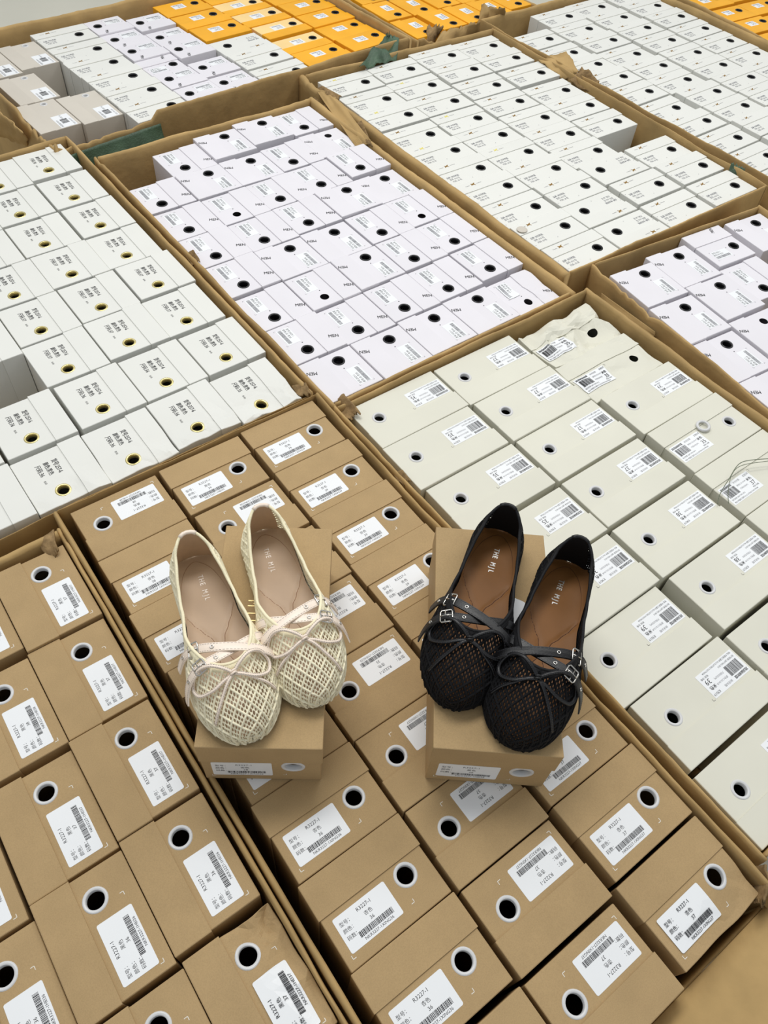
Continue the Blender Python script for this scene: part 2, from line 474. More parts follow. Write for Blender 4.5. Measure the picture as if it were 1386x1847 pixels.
def crumple(me, amp, seed, scale=18.0, edge=None, cuts=3, lift=0.0):
    """dent a finished box part: subdivide it and push its top end about"""
    bm = bmesh.new(); bm.from_mesh(me)
    bmesh.ops.triangulate(bm, faces=bm.faces[:])
    long_e = [e for e in bm.edges if e.calc_length() > .012]
    for it in range(3):
        long_e = [e for e in bm.edges if e.calc_length() > .009]
        if long_e: bmesh.ops.subdivide_edges(bm, edges=long_e, cuts=1 if it else cuts)
        bmesh.ops.triangulate(bm, faces=bm.faces[:])
    for v in bm.verts:
        x, y, z = v.co
        k = min(1, max(0, (z - (DEP - .10)) / .10))
        q = noise.noise(Vector((x * scale + seed, y * scale, 3.1)))
        rid = 1 - abs(noise.noise(Vector((x * scale * 1.7, y * scale * 1.7 + seed, 7.7)))) * 2
        w = 1.0
        if edge: w = min(1, max(0, (x * edge[0] + y * edge[1] - edge[2]) / edge[3]))
        if lift and z > DEP - .00128: lift2 = lift + .0005
        else: lift2 = lift
        v.co.z = z + lift2 - k * amp * w * (0.9 * abs(q) * 2 + 0.5 * max(0, rid - .5) + .15)
        v.co.x = x + k * amp * w * .35 * noise.noise(Vector((x * 20, y * 20 + seed, z * 12)))
        v.co.y = y + k * amp * w * .35 * noise.noise(Vector((x * 20 + 9, y * 20 + seed, z * 12)))
    out = bpy.data.meshes.new(me.name)
    bm.to_mesh(out); bm.free()
    for m in me.materials:
        if m.name not in [q.name for q in out.materials if q]: out.materials.append(m)
    return out

_cache = {}
def cached(key, fn):
    if key not in _cache: _cache[key] = fn()
    return _cache[key]

def box_parts(t, size='36', colour='杏色', code='XING', bright=False, seed=0):
    """meshes of one shoebox: (name, mesh) list; copies share them"""
    P = []
    if t == 'brown':
        P.append(('base', cached(('b', t), lambda: base_mesh(t, print_brown).mesh('shoebox_base'))))
        P.append(('lid', cached(('l', t), lambda: lid_mesh(t).mesh('shoebox_lid'))))
        P.append(('paper_sticker', cached(('s', t, size, colour), lambda: sticker_brown(colour, code, size, 11 + int(size)).mesh('paper_sticker'))))
    elif t == 'cream':
        P.append(('base', cached(('b', t), lambda: base_mesh(t, print_cream).mesh('shoebox_base'))))
        P.append(('lid', cached(('l', t), lambda: lid_mesh(t).mesh('shoebox_lid'))))
        P.append(('paper_sticker', cached(('s', t, size), lambda: sticker_cream(size, 31 + int(size)).mesh('paper_sticker'))))
    elif t == 'w257':
        P.append(('base', cached(('b', t, size), lambda: base_mesh(t, printer_w257(size)).mesh('shoebox_base'))))
        P.append(('lid', cached(('l', t), lambda: lid_mesh(t).mesh('shoebox_lid'))))
    elif t in ('men', 'menb', 'menm'):
        P.append(('base', cached(('b', t), lambda: base_mesh(t, printer_men(t)).mesh('shoebox_base'))))
        P.append(('lid', cached(('l', t), lambda: lid_men(t).mesh('shoebox_lid'))))
        P.append(('paper_sticker', cached(('s', t, size), lambda: sticker_men(t, size, 51 + int(size)).mesh('paper_sticker'))))
    elif t in ('gold', 'goldw'):
        P.append(('base', cached(('b', t, size), lambda: base_mesh(t, printer_gold(t, size)).mesh('shoebox_base'))))
        P.append(('lid', cached(('l', t, bright), lambda: lid_gold(t, bright).mesh('shoebox_lid'))))
    elif t in ('yellow', 'yellowb', 'peach'):
        P.append(('base', cached(('b', t), lambda: base_mesh(t).mesh('shoebox_base'))))
        P.append(('lid', cached(('l', t), lambda: lid_mesh(t).mesh('shoebox_lid'))))
        P.append(('paper_sticker', cached(('s', t), lambda: sticker_yellow(t, 71).mesh('paper_sticker'))))
    else:
        P.append(('base', cached(('b', t), lambda: base_mesh(t).mesh('shoebox_base'))))
        P.append(('lid', cached(('l', t), lambda: lid_mesh(t).mesh('shoebox_lid'))))
        P.append(('paper_sticker', cached(('s', t), lambda: sticker_grey('38', 81).mesh('paper_sticker'))))
    P.append(('eyelet', cached(('r', t), lambda: ring_mesh(t).mesh('eyelet', True))))
    return P

def shoebox(t, M4, label, group, dent=None, skip=(), **kw):
    root = bpy.data.objects.new('shoebox', None); C.objects.link(root)
    root.empty_display_size = .05
    root.matrix_world = M4
    thing(root, label, 'box', group)
    for n, me in box_parts(t, **kw):
        if n in skip: continue
        if dent: me = crumple(me, lift=.0009 if n == 'paper_sticker' else 0, **dent)
        link(n, me, root)
    return root

# where every shoebox stands: carton: (turn of the carton, [(along, across, turn, type, column, row) ...])
BOXES = {
    'brown': (131.0, [
        (0.1357, 0.6593, 180, 'brown', 0, 0), (0.1353, 0.5682, 0, 'brown', 0, 1), (0.1337, 0.4771, 0, 'brown', 0, 2),
        (0.1378, 0.3859, 0, 'brown', 0, 3), (0.1401, 0.2938, 0, 'brown', 0, 4), (0.1392, 0.2027, 0, 'brown', 0, 5),
        (0.1381, 0.1116, 0, 'brown', 0, 6), (0.1376, 0.0205, 0, 'brown', 0, 7), (0.1366, -0.0768, 0, 'brown', 0, 8),
        (0.2627, 0.6609, 0, 'brown', 1, 0), (0.2652, 0.5667, 180, 'brown', 1, 1), (0.2672, 0.4719, 180, 'brown', 1, 2),
        (0.2662, 0.3808, 180, 'brown', 1, 3), (0.2659, 0.2898, 180, 'brown', 1, 4), (0.2652, 0.1987, 180, 'brown', 1, 5),
        (0.2649, 0.1076, 180, 'brown', 1, 6), (0.2644, 0.0157, 180, 'brown', 1, 7), (0.2618, -0.0794, 180, 'brown', 1, 8),
        (0.3911, 0.6645, 0, 'brown', 2, 0), (0.3923, 0.5727, 0, 'brown', 2, 1), (0.3934, 0.4816, 0, 'brown', 2, 2),
        (0.3925, 0.3905, 0, 'brown', 2, 3), (0.3929, 0.2994, 0, 'brown', 2, 4), (0.3939, 0.207, 0, 'brown', 2, 5),
        (0.3954, 0.1137, 0, 'brown', 2, 6), (0.3969, 0.0222, 0, 'brown', 2, 7), (0.3942, -0.0717, 0, 'brown', 2, 8),]),
    'brownL': (130.8, [
        (-0.1867, 0.338, 90, 'brown', 0, 0), (-0.1835, 0.2148, 90, 'brown', 0, 1), (-0.0895, 0.6101, 90, 'brown', 1, 0),
        (-0.091, 0.4783, 90, 'brown', 1, 1), (-0.0926, 0.3493, 90, 'brown', 1, 2), (-0.0923, 0.226, 90, 'brown', 1, 3),
        (-0.0895, 0.0999, 90, 'brown', 1, 4), (0.0017, 0.6029, 90, 'brown', 2, 0), (0.0002, 0.4796, 90, 'brown', 2, 1),
        (-0.0014, 0.355, 90, 'brown', 2, 2), (-0.0012, 0.2317, 90, 'brown', 2, 3), (0.0017, 0.1025, 90, 'brown', 2, 4),]),
    'cream': (131.6, [
        (0.5736, 0.6167, 180, 'cream', 0, 0), (0.5708, 0.5242, 180, 'cream', 0, 1), (0.5762, 0.4308, 180, 'cream', 0, 2),
        (0.576, 0.3301, 180, 'cream', 0, 3), (0.5713, 0.2342, 180, 'cream', 0, 4), (0.5643, 0.1412, 180, 'cream', 0, 5),
        (0.5725, 0.0473, 180, 'cream', 0, 6), (0.5676, -0.0508, 180, 'cream', 0, 7), (0.7389, 0.6142, 180, 'cream', 1, 0),
        (0.7423, 0.5217, 180, 'cream', 1, 1), (0.7453, 0.4292, 180, 'cream', 1, 2), (0.7431, 0.3323, 180, 'cream', 1, 3),
        (0.743, 0.2345, 180, 'cream', 1, 4), (0.7469, 0.1385, 180, 'cream', 1, 5), (0.7398, 0.0399, 180, 'cream', 1, 6),
        (0.9158, 0.606, 0, 'creamcrush', 2, 0), (0.9104, 0.5141, 0, 'cream', 2, 1), (0.9182, 0.4217, 180, 'cream', 2, 2),
        (0.9222, 0.3293, 0, 'cream', 2, 3), (0.9218, 0.2369, 0, 'cream', 2, 4), (0.9202, 0.1444, 180, 'cream', 2, 5),]),
    'w257': (132.1, [
        (0.0045, 0.8854, -90, 'w257', 0, 0), (0.0066, 0.7785, -90, 'w257', 0, 1), (0.1078, 1.1841, -90, 'w257', 1, 0),
        (0.1078, 1.0797, -90, 'w257', 1, 1), (0.1091, 0.8849, -90, 'w257', 1, 2), (0.1067, 0.7761, -90, 'w257', 1, 3),
        (0.2028, 1.4097, -90, 'w257', 2, 0), (0.2017, 1.3039, -90, 'w257', 2, 1), (0.2079, 1.1995, -90, 'w257', 2, 2),
        (0.2094, 1.0951, -90, 'w257', 2, 3), (0.2079, 0.9907, -90, 'w257', 2, 4), (0.2142, 0.8842, -90, 'w257', 2, 5),
        (0.2071, 0.7741, -90, 'w257', 2, 6), (0.3054, 1.5248, -90, 'w257', 3, 0), (0.3029, 1.4157, -90, 'w257', 3, 1),
        (0.3045, 1.3093, -90, 'w257', 3, 2), (0.3079, 1.2033, -90, 'w257', 3, 3), (0.3114, 1.0989, -90, 'w257', 3, 4),
        (0.3095, 0.9945, -90, 'w257', 3, 5), (0.3155, 0.884, -90, 'w257', 3, 6), (0.3083, 0.7763, -90, 'w257', 3, 7),
        (0.4055, 1.5321, -90, 'w257', 4, 0), (0.4065, 1.4172, -90, 'w257', 4, 1), (0.4091, 1.3121, -90, 'w257', 4, 2),
        (0.4079, 1.2051, -90, 'w257', 4, 3), (0.4141, 1.1006, -90, 'w257', 4, 4), (0.4096, 0.9945, -90, 'w257', 4, 5),
        (0.4176, 0.8842, -90, 'w257', 4, 6), (0.4084, 0.7689, -90, 'w257', 4, 7),]),
    'men': (131.86, [
        (0.5344, 1.3203, -90, 'men', 0, 0), (0.5363, 1.2187, -90, 'men', 0, 1), (0.5364, 1.1219, -90, 'men', 0, 2),
        (0.5346, 1.0251, -90, 'men', 0, 3), (0.5347, 0.927, -90, 'men', 0, 4), (0.535, 0.8297, -90, 'men', 0, 5),
        (0.5351, 0.7313, 90, 'men', 0, 6), (0.632, 1.4122, -90, 'men', 1, 0), (0.6322, 1.3154, 90, 'men', 1, 1),
        (0.6339, 1.2162, -90, 'men', 1, 2), (0.6342, 1.1195, -90, 'men', 1, 3), (0.6323, 1.0215, 90, 'men', 1, 4),
        (0.6326, 0.9247, -90, 'men', 1, 5), (0.6328, 0.8279, -90, 'men', 1, 6), (0.6326, 0.7275, 90, 'men', 1, 7),
        (0.7296, 1.4222, 90, 'men', 2, 0), (0.7298, 1.3184, 90, 'men', 2, 1), (0.7315, 1.2196, -90, 'men', 2, 2),
        (0.7318, 1.1227, -90, 'men', 2, 3), (0.7299, 1.0227, 90, 'men', 2, 4), (0.7302, 0.926, 90, 'men', 2, 5),
        (0.7304, 0.8292, -90, 'men', 2, 6), (0.7302, 0.731, 90, 'men', 2, 7), (0.8272, 1.4334, 90, 'men', 3, 0),
        (0.8277, 1.3224, -90, 'men', 3, 1), (0.8291, 1.2239, -90, 'men', 3, 2), (0.8294, 1.1243, 90, 'men', 3, 3),
        (0.8314, 1.027, -90, 'men', 3, 4), (0.8305, 0.9293, -90, 'men', 3, 5), (0.8297, 0.8317, -90, 'men', 3, 6),
        (0.8278, 0.731, 90, 'men', 3, 7), (0.9248, 1.4295, -90, 'men', 4, 0), (0.9253, 1.3276, 90, 'men', 4, 1),
        (0.9289, 1.2303, -90, 'men', 4, 2), (0.927, 1.1287, 90, 'men', 4, 3), (0.9291, 1.0306, -90, 'men', 4, 4),
        (0.93, 0.9338, -90, 'men', 4, 5), (0.9314, 0.8359, -90, 'men', 4, 6), (0.9254, 0.7294, -90, 'men', 4, 7),]),
    'gold': (131.0, [
        (1.0958, 1.5347, 0, 'gold', 0, 0), (1.0943, 1.4481, 0, 'gold', 0, 1), (1.0912, 1.362, 0, 'gold', 0, 2),
        (1.0831, 1.2721, 0, 'gold', 0, 3), (1.0852, 1.1896, 0, 'gold', 0, 4), (1.0861, 1.1072, 0, 'gold', 0, 5),
        (1.0879, 1.0247, 0, 'gold', 0, 6), (1.0888, 0.9422, 0, 'gold', 0, 7), (1.0891, 0.8597, 0, 'gold', 0, 8),
        (1.0943, 0.7772, 0, 'gold', 0, 9), (1.2337, 1.5399, 0, 'gold', 1, 0), (1.2328, 1.4552, 0, 'gold', 1, 1),
        (1.2282, 1.3656, 0, 'gold', 1, 2), (1.223, 1.277, 0, 'gold', 1, 3), (1.2222, 1.191, 0, 'gold', 1, 4),
        (1.2231, 1.1085, 0, 'gold', 1, 5), (1.2252, 1.0259, 0, 'gold', 1, 6), (1.2287, 0.9434, 0, 'gold', 1, 7),
        (1.226, 0.8609, 180, 'gold', 1, 8), (1.2313, 0.7772, 180, 'gold', 1, 9), (1.3729, 1.5537, 0, 'gold', 2, 0),
        (1.3729, 1.4676, 0, 'gold', 2, 1), (1.3699, 1.3799, 0, 'gold', 2, 2), (1.3658, 1.2927, 0, 'gold', 2, 3),
        (1.3613, 1.2027, 0, 'gold', 2, 4), (1.3612, 1.1202, 0, 'gold', 2, 5), (1.3642, 1.0376, 0, 'gold', 2, 6),
        (1.3681, 0.9551, 180, 'gold', 2, 7), (1.3741, 0.8704, 0, 'gold', 2, 8), (1.3718, 0.7814, 0, 'gold', 2, 9),
        (1.5099, 1.5518, 0, 'gold', 3, 0), (1.5128, 1.4686, 0, 'gold', 3, 1), (1.5119, 1.3755, 0, 'gold', 3, 2),
        (1.5027, 1.2789, 0, 'gold', 3, 3), (1.4983, 1.1938, 0, 'gold', 3, 4), (1.502, 1.1088, 0, 'gold', 3, 5),
        (1.5154, 0.9575, 0, 'gold', 3, 6), (1.5192, 0.8726, 0, 'gold', 3, 7), (1.5141, 0.7828, 0, 'gold', 3, 8),]),
    'goldR': (132.65, [
        (1.7168, 1.4656, 0, 'goldw', 0, 0), (1.7168, 1.3766, 0, 'goldw', 0, 1), (1.7179, 1.2933, 0, 'goldw', 0, 2),
        (1.7195, 1.2104, 0, 'goldw', 0, 3), (1.7146, 1.1235, 0, 'goldw', 0, 4), (1.7136, 1.0376, 0, 'goldw', 0, 5),
        (1.7208, 0.9538, 0, 'goldw', 0, 6), (1.7254, 0.8675, 0, 'goldw', 0, 7), (1.7151, 0.7791, 0, 'goldw', 0, 8),
        (1.7143, 0.6924, 0, 'goldw', 0, 9), (1.8723, 1.5437, 0, 'goldw', 1, 0), (1.8638, 1.4601, 0, 'goldw', 1, 1),
        (1.8671, 1.3754, 0, 'goldw', 1, 2), (1.8616, 1.2877, 0, 'goldw', 1, 3), (1.8696, 1.2058, 0, 'goldw', 1, 4),
        (1.862, 1.1215, 0, 'goldw', 1, 5), (1.8742, 1.0396, 0, 'goldw', 1, 6), (1.8747, 0.9558, 0, 'goldw', 1, 7),
        (1.8751, 0.8723, 0, 'goldw', 1, 8), (1.8732, 0.7856, 0, 'goldw', 1, 9), (2.0151, 1.5515, 0, 'goldw', 2, 0),
        (2.0163, 1.4687, 0, 'goldw', 2, 1), (2.0173, 1.3847, 0, 'goldw', 2, 2), (2.0168, 1.298, 0, 'goldw', 2, 3),
        (2.0153, 1.2105, 0, 'goldw', 2, 4), (2.0119, 1.1253, 0, 'goldw', 2, 5), (2.0202, 1.0435, 0, 'goldw', 2, 6),
        (2.0256, 0.9615, 0, 'goldw', 2, 7), (2.1641, 1.5563, 0, 'goldw', 3, 0), (2.1664, 1.4736, 0, 'goldw', 3, 1),
        (2.169, 1.3891, 0, 'goldw', 3, 2), (2.1611, 1.2985, 0, 'goldw', 3, 3), (2.1596, 1.212, 0, 'goldw', 3, 4),
        (2.1601, 1.1265, 0, 'goldw', 3, 5), (2.1609, 1.0433, 0, 'goldw', 3, 6),]),
    'menR': (126.3, [
        (1.0686, 0.7268, 90, 'menb', 0, 0), (1.0654, 0.6199, 90, 'menb', 0, 1), (1.0633, 0.5171, 90, 'menb', 0, 2),
        (1.068, 0.4128, 90, 'menb', 0, 3), (1.1711, 0.7408, 90, 'menb', 1, 0), (1.1706, 0.6363, 90, 'menb', 1, 1),
        (1.1698, 0.5301, 90, 'menb', 1, 2), (1.2798, 0.7564, 0, 'menb', 2, 0), (1.2754, 0.6509, -90, 'menb', 2, 1),
        (1.3975, 0.753, 90, 'menb', 3, 0),]),
    'mixed': (135.4, [
        (0.6677, 1.9603, 90, 'grey', 0, 0), (0.5771, 1.9511, 90, 'grey', 0, 1), (0.5949, 1.8097, 90, 'grey', 0, 2),
        (0.5764, 1.6781, 90, 'grey', 0, 3), (0.6669, 1.6673, 90, 'grey', 0, 4), (0.782, 2.0063, 0, 'gold', 1, 0),
        (0.7814, 1.9159, 0, 'gold', 1, 1), (0.7782, 1.8335, 0, 'gold', 1, 2), (0.7807, 1.751, 0, 'gold', 1, 3),
        (0.7807, 1.6685, 0, 'gold', 1, 4), (0.7807, 1.586, 0, 'gold', 1, 5), (0.8989, 2.0105, 180, 'menm', 2, 0),
        (0.8989, 1.9275, 180, 'menm', 2, 1), (0.8984, 1.8444, 180, 'menm', 2, 2), (0.8982, 1.7614, 0, 'menm', 2, 3),
        (0.8977, 1.6784, 180, 'menm', 2, 4), (0.8977, 1.5926, 180, 'menm', 2, 5), (0.996, 1.9781, 180, 'menm', 3, 0),
        (0.996, 1.8846, 180, 'menm', 3, 1), (0.9954, 1.7976, 180, 'menm', 3, 2), (0.9953, 1.6928, 180, 'menm', 3, 3),
        (0.9948, 1.6043, 180, 'menm', 3, 4), (1.1118, 2.0153, 180, 'yellow', 4, 0), (1.1118, 1.9275, 180, 'yellow', 4, 1),
        (1.1139, 1.8457, 180, 'yellow', 4, 2), (1.1124, 1.7543, 180, 'gold', 4, 3), (1.1135, 1.6718, 0, 'gold', 4, 4),
        (1.1117, 1.5797, 0, 'gold', 4, 5), (1.2474, 2.0285, 180, 'yellow', 5, 0), (1.2468, 1.9467, 180, 'yellow', 5, 1),
        (1.2504, 1.8648, 180, 'yellow', 5, 2), (1.2565, 1.783, 180, 'yellow', 5, 3), (1.2493, 1.6896, 180, 'yellow', 5, 4),
        (1.25, 1.6077, 180, 'yellow', 5, 5), (1.3913, 1.9448, 180, 'yellow', 6, 0), (1.3919, 1.8596, 180, 'yellow', 6, 1),
        (1.3912, 1.7778, 180, 'yellow', 6, 2), (1.3891, 1.6959, 180, 'yellow', 6, 3), (1.3904, 1.6141, 180, 'yellow', 6, 4),]),
    'yel': (133.4, [
        (1.5075, 1.9001, 90, 'yellowb', 0, 0), (1.4977, 1.7801, 90, 'yellowb', 0, 1), (1.4974, 1.6593, 90, 'yellowb', 0, 2),
        (1.5905, 1.7809, 90, 'yellowb', 1, 0), (1.5949, 1.666, 90, 'yellowb', 1, 1), (1.6755, 1.7812, 90, 'yellowb', 2, 0),
        (1.6794, 1.6614, 90, 'yellowb', 2, 1), (1.762, 1.7796, 90, 'yellowb', 3, 0), (1.7639, 1.6592, 90, 'yellowb', 3, 1),
        (1.8484, 1.6773, 90, 'yellowb', 4, 0),]),
    'yelR': (128.2, [
        (2.2517, 1.5909, 180, 'yellow', 0, 0), (2.2523, 1.5014, 180, 'yellow', 0, 1), (2.2529, 1.4142, 180, 'yellow', 0, 2),
        (2.2561, 1.3234, 180, 'yellow', 0, 3), (2.3864, 1.5964, 180, 'yellow', 1, 0), (2.387, 1.5031, 180, 'yellow', 1, 1),
        (2.3876, 1.4097, 180, 'yellow', 1, 2),]),
}

CARTON_NAME = {'brown': 'kraft carton under the shoes', 'brownL': 'kraft carton at lower left', 'cream': 'carton of cream boxes', 'w257': 'carton of brass-eyelet boxes',
 'men': 'central lavender-white carton', 'gold': 'logo-box carton behind centre', 'goldR': 'logo-box carton at upper right', 'menR': 'lavender carton at right edge',
 'mixed': 'mixed carton at upper left', 'yel': 'yellow-box carton at top', 'yelR': 'yellow-box carton at top right'}
LOOK = {'brown': 'kraft-brown shoebox', 'cream': 'cream shoebox', 'w257': 'white shoebox', 'men': 'lavender-white shoebox', 'menb': 'lavender-white shoebox', 'menm': 'lavender-white shoebox',
 'gold': 'white gold-emblem shoebox', 'goldw': 'white dark-emblem shoebox', 'yellow': 'orange-yellow shoebox', 'yellowb': 'orange-yellow shoebox', 'peach': 'pale-fronted yellow shoebox', 'grey': 'beige-grey shoebox'}
ORD = ['first', 'second', 'third', 'fourth', 'fifth', 'sixth', 'seventh', 'eighth', 'ninth', 'tenth', 'eleventh']
SIZES = {
 'brown': [['38', '38', '37', '37', '36', '36', '36', '36', '36'], ['39', '38', '38', '35', '35', '37', '37', '37', '37'], ['39', '39', '39', '39', '39', '37', '37', '37', '37']],
 'brownL': [['36', '36', '36'], ['38', '38', '37', '36', '36'], ['37', '37', '37', '36', '37']],
 'cream': [['35', '35', '35', '35', '35', '39', '39', '39'], ['37', '37', '37', '37', '38', '38', '39'], ['35', '35', '39', '35', '37', '38']],
 'w257': [['36', '36'], ['37', '37', '36', '36'], ['38', '38', '37', '37', '37', '36', '36'], ['38', '38', '38', '37', '37', '37', '36', '36'], ['38', '38', '38', '37', '37', '37', '36', '35']],
}
rnd = random.Random(5)

def carton_frame(ang):
    a = math.radians(ang)
    v = Vector((math.cos(a), math.sin(a))); u = Vector((v.y, -v.x))
    return u, v

for ck, (ang, entries) in BOXES.items():
    u, v = carton_frame(ang)
    ncol = max(e[4] for e in entries) + 1
    order = {}
    for (bu, bv, rot, t, ci, ri) in entries:
        p = u * bu + v * bv
        kw = {}; dent = None; skip = (); look = LOOK.get(t, '')
        if ck == 'brown' and (ci, ri) in ((0, 0), (1, 0)): kw = dict(colour='黑色', code='HEI')
        if ck == 'brownL': kw = dict(colour='黑色', code='HEI')
        if ck in SIZES: kw['size'] = SIZES[ck][min(ci, len(SIZES[ck]) - 1)][min(ri, len(SIZES[ck][min(ci, len(SIZES[ck]) - 1)]) - 1)]
        else: kw['size'] = str(35 + (ci * 3 + ri * 5) % 5)
        if t.startswith('gold'): kw['bright'] = (ck == 'gold' and (ci + ri) % 2 == 0 and ci < 2 and ri < 6)
        if t == 'yellow' and (ck, ci, ri) in (('mixed', 5, 1), ('mixed', 5, 2), ('mixed', 5, 3), ('mixed', 5, 4)): t = 'peach'; look = LOOK[t]
        if t == 'creamcrush':
            t = 'cream'; dent = dict(amp=.016, seed=4, scale=15); look = 'badly crushed cream shoebox'; skip = ('eyelet',)
        elif ck == 'cream' and ci == 2 and ri == 1:
            dent = dict(amp=.007, seed=8, scale=14); skip = ('eyelet',); look = 'dented cream shoebox'
        elif ck == 'w257' and ri == max(e[5] for e in entries if e[4] == ci) and ci in (1, 2, 3, 4):
            dent = dict(amp=(.004, .005, .007, .009)[ci - 1], seed=ci * 3, scale=16, edge=(1, 0, -.02, .07)); look = 'wrinkled white shoebox'
        elif ck == 'brownL' and ci == 2 and ri == 4:
            dent = dict(amp=.018, seed=2, scale=22, edge=(.3, -1, .010, .04)); look = 'crushed kraft shoebox'
        elif ck == 'brown' and ci == 2 and ri == 8:
            dent = dict(amp=.007, seed=6, scale=14, edge=(.3, -1, .015, .03)); look = 'dented kraft shoebox'
        elif ck == 'men' and ci == 4 and ri == 7:
            dent = dict(amp=.005, seed=3, scale=14); look = 'dented lavender-white shoebox'
        zz = Z0 - rnd.random() * .004
        if ck in ('brown',): zz = Z0 - rnd.random() * .0012
        if t.startswith('men'): zz = Z0 - .002 + rnd.uniform(-.003, .003)
        if t == 'grey': zz = Z0 - .004
        yaw = math.radians(ang - 90 + rot + rnd.uniform(-.25, .25))
        M4 = Matrix.Translation((p.x, p.y, zz)) @ Matrix.Rotation(yaw, 4, 'Z')
        if t in ('men', 'menm', 'menb') and (ci * 7 + ri * 3) % 9 == 4:
            skip = ('eyelet',); look = 'eyeletless lavender-white shoebox'
        col = 'leftmost' if ci == 0 else 'rightmost' if ci == ncol - 1 else ORD[ci]
        lab = '%s, %s from back in %s column of %s' % (look, ORD[ri], col, CARTON_NAME[ck])
        if ncol == 1: lab = '%s in %s' % (look, CARTON_NAME[ck])
        shoebox(t, M4, lab, 'shoeboxes in the ' + CARTON_NAME[ck], dent=dent, skip=skip, **kw)

# the two boxes lying on top, each carrying a pair of shoes
def lying(front_mid, zdir, lift, label, sx=1.0, sz=1.0, **kw):
    zd = Vector((zdir[0], zdir[1], 0)).normalized(); xd = Vector((0, 0, 1)).cross(zd)
    H = T['brown']['W']
    org = Vector((front_mid[0], front_mid[1], lift + H / 2)) - zd * DEP * sz
    M4 = Matrix(((xd.x * sx, 0, zd.x * sz, org.x), (xd.y * sx, 0, zd.y * sz, org.y), (0, 1, 0, org.z), (0, 0, 0, 1)))
    return shoebox('brown', M4, label, 'shoeboxes lying under the shoes', **kw)
LIFT = TOP + .0004
BOXTOP = LIFT + T['brown']['W']
kl = lying((-.0950, .2664), (.031, -.344), LIFT, 'kraft shoebox lying flat under the cream lace flats', sx=1.0, size='38')
kr = lying((.1357, .2873), (.0117, -.3525), LIFT, 'kraft shoebox lying flat under the black lace flats', sx=1.045, sz=1.02, colour='黑色', code='HEI', size='38')
# gold lettering along the lid of the left one, and a white patch on the lid of the right one
mb = MB()
put_spaced(mb, 'THE MJL', -.022, -.007, .0190, 0, 'gold_foil', pitch=.60, sx=.62)
o = link('printed_lettering', mb.mesh('printed_lettering'), kl)
Wm = Matrix.Translation((-.1270, .4130, BOXTOP + .0003)) @ Matrix.Rotation(math.radians(-84.8), 4, 'Z')
o.matrix_parent_inverse = Matrix.Identity(4); o.matrix_basis = kl.matrix_world.inverted() @ Wm
mb = MB(); slab(mb, round_rect(-.022, .012, -.030, .030, .006), 0, .0004, 'sticker')
put_text(mb, '检验', -.012, -.004, .006, .0005, 'grey_ink')
o = link('white_sticker', mb.mesh('white_sticker'), kr, label='blank white sticker on the lid')
Wm = Matrix.Translation((.1470, .4360, BOXTOP + .0003)) @ Matrix.Rotation(math.radians(-20), 4, 'Z')
o.matrix_basis = kr.matrix_world.inverted() @ Wm

# ------------------------------------------------------------------ cartons
def wall_mesh(mb, p0, p1, out, t, h, seed, rag=(), m='carton', wob=.0022, lean=0.0):
    """one corrugated wall from p0 to p1 (inner line), thickness t outwards, rounded folded rim, slightly wavy"""
    p0 = Vector(p0); p1 = Vector(p1); out = Vector(out).normalized()
    Ln = (p1 - p0).length; N = max(8, int(Ln / .009)); d = (p1 - p0) / N
    prof = [(0, 0), (0, .6), (0, .93), (.0, .985), (.2, 1.0), (.55, 1.004), (.85, .998), (1.0, .98), (1.0, .93), (1.0, .6), (1.0, 0)]
    V = []; F = []; n = len(prof)
    for i in range(N + 1):
        s = i / N; q = p0 + d * i
        dz = .0045 * noise.noise(Vector((s * Ln * 9, seed, 0))) + .0012 * noise.noise(Vector((s * Ln * 60, seed, 5)))
        for (a, b, amp) in rag:
            if amp < 0 and a <= s <= b: dz += amp * min(1, (s - a) / .01, (b - s) / .01)
            elif a <= s <= b: dz -= amp * (.4 + .6 * abs(noise.noise(Vector((s * Ln * 70, seed, 2))) * 2)) * min(1, (s - a) / .02, (b - s) / .02)
        w = wob * (noise.noise(Vector((s * Ln * 12, seed, 9))) + 1) * .5
        for (o_, z_) in prof:
            zz = h * z_ + (dz if z_ > .5 else 0) * min(1, max(0, (z_ - .5) * 2.2))
            off = o_ * (t - w * (1 if z_ > .6 else 0)) + (w * .5 * (1 - o_) if z_ > .9 else 0) + lean * max(0, z_ - .6)
            off += .0008 * noise.noise(Vector((s * Ln * 30, z_ * 9, seed + 3))) * (1 if 0 < o_ < 1 else .3)
            V.append((q.x + out.x * max(off, 0), q.y + out.y * max(off, 0), .0 + max(0, zz)))
    for i in range(N):
        for k in range(n - 1):
            a = i * n + k
            F.append((a, a + 1, a + n + 1, a + n))
        F.append((i * n, i * n + n, i * n + 2 * n - 1, i * n + n - 1))
    F.append(tuple(range(n))[::-1]); F.append(tuple(N * n + k for k in range(n)))
    mb.add(V, F, m)

K = .76
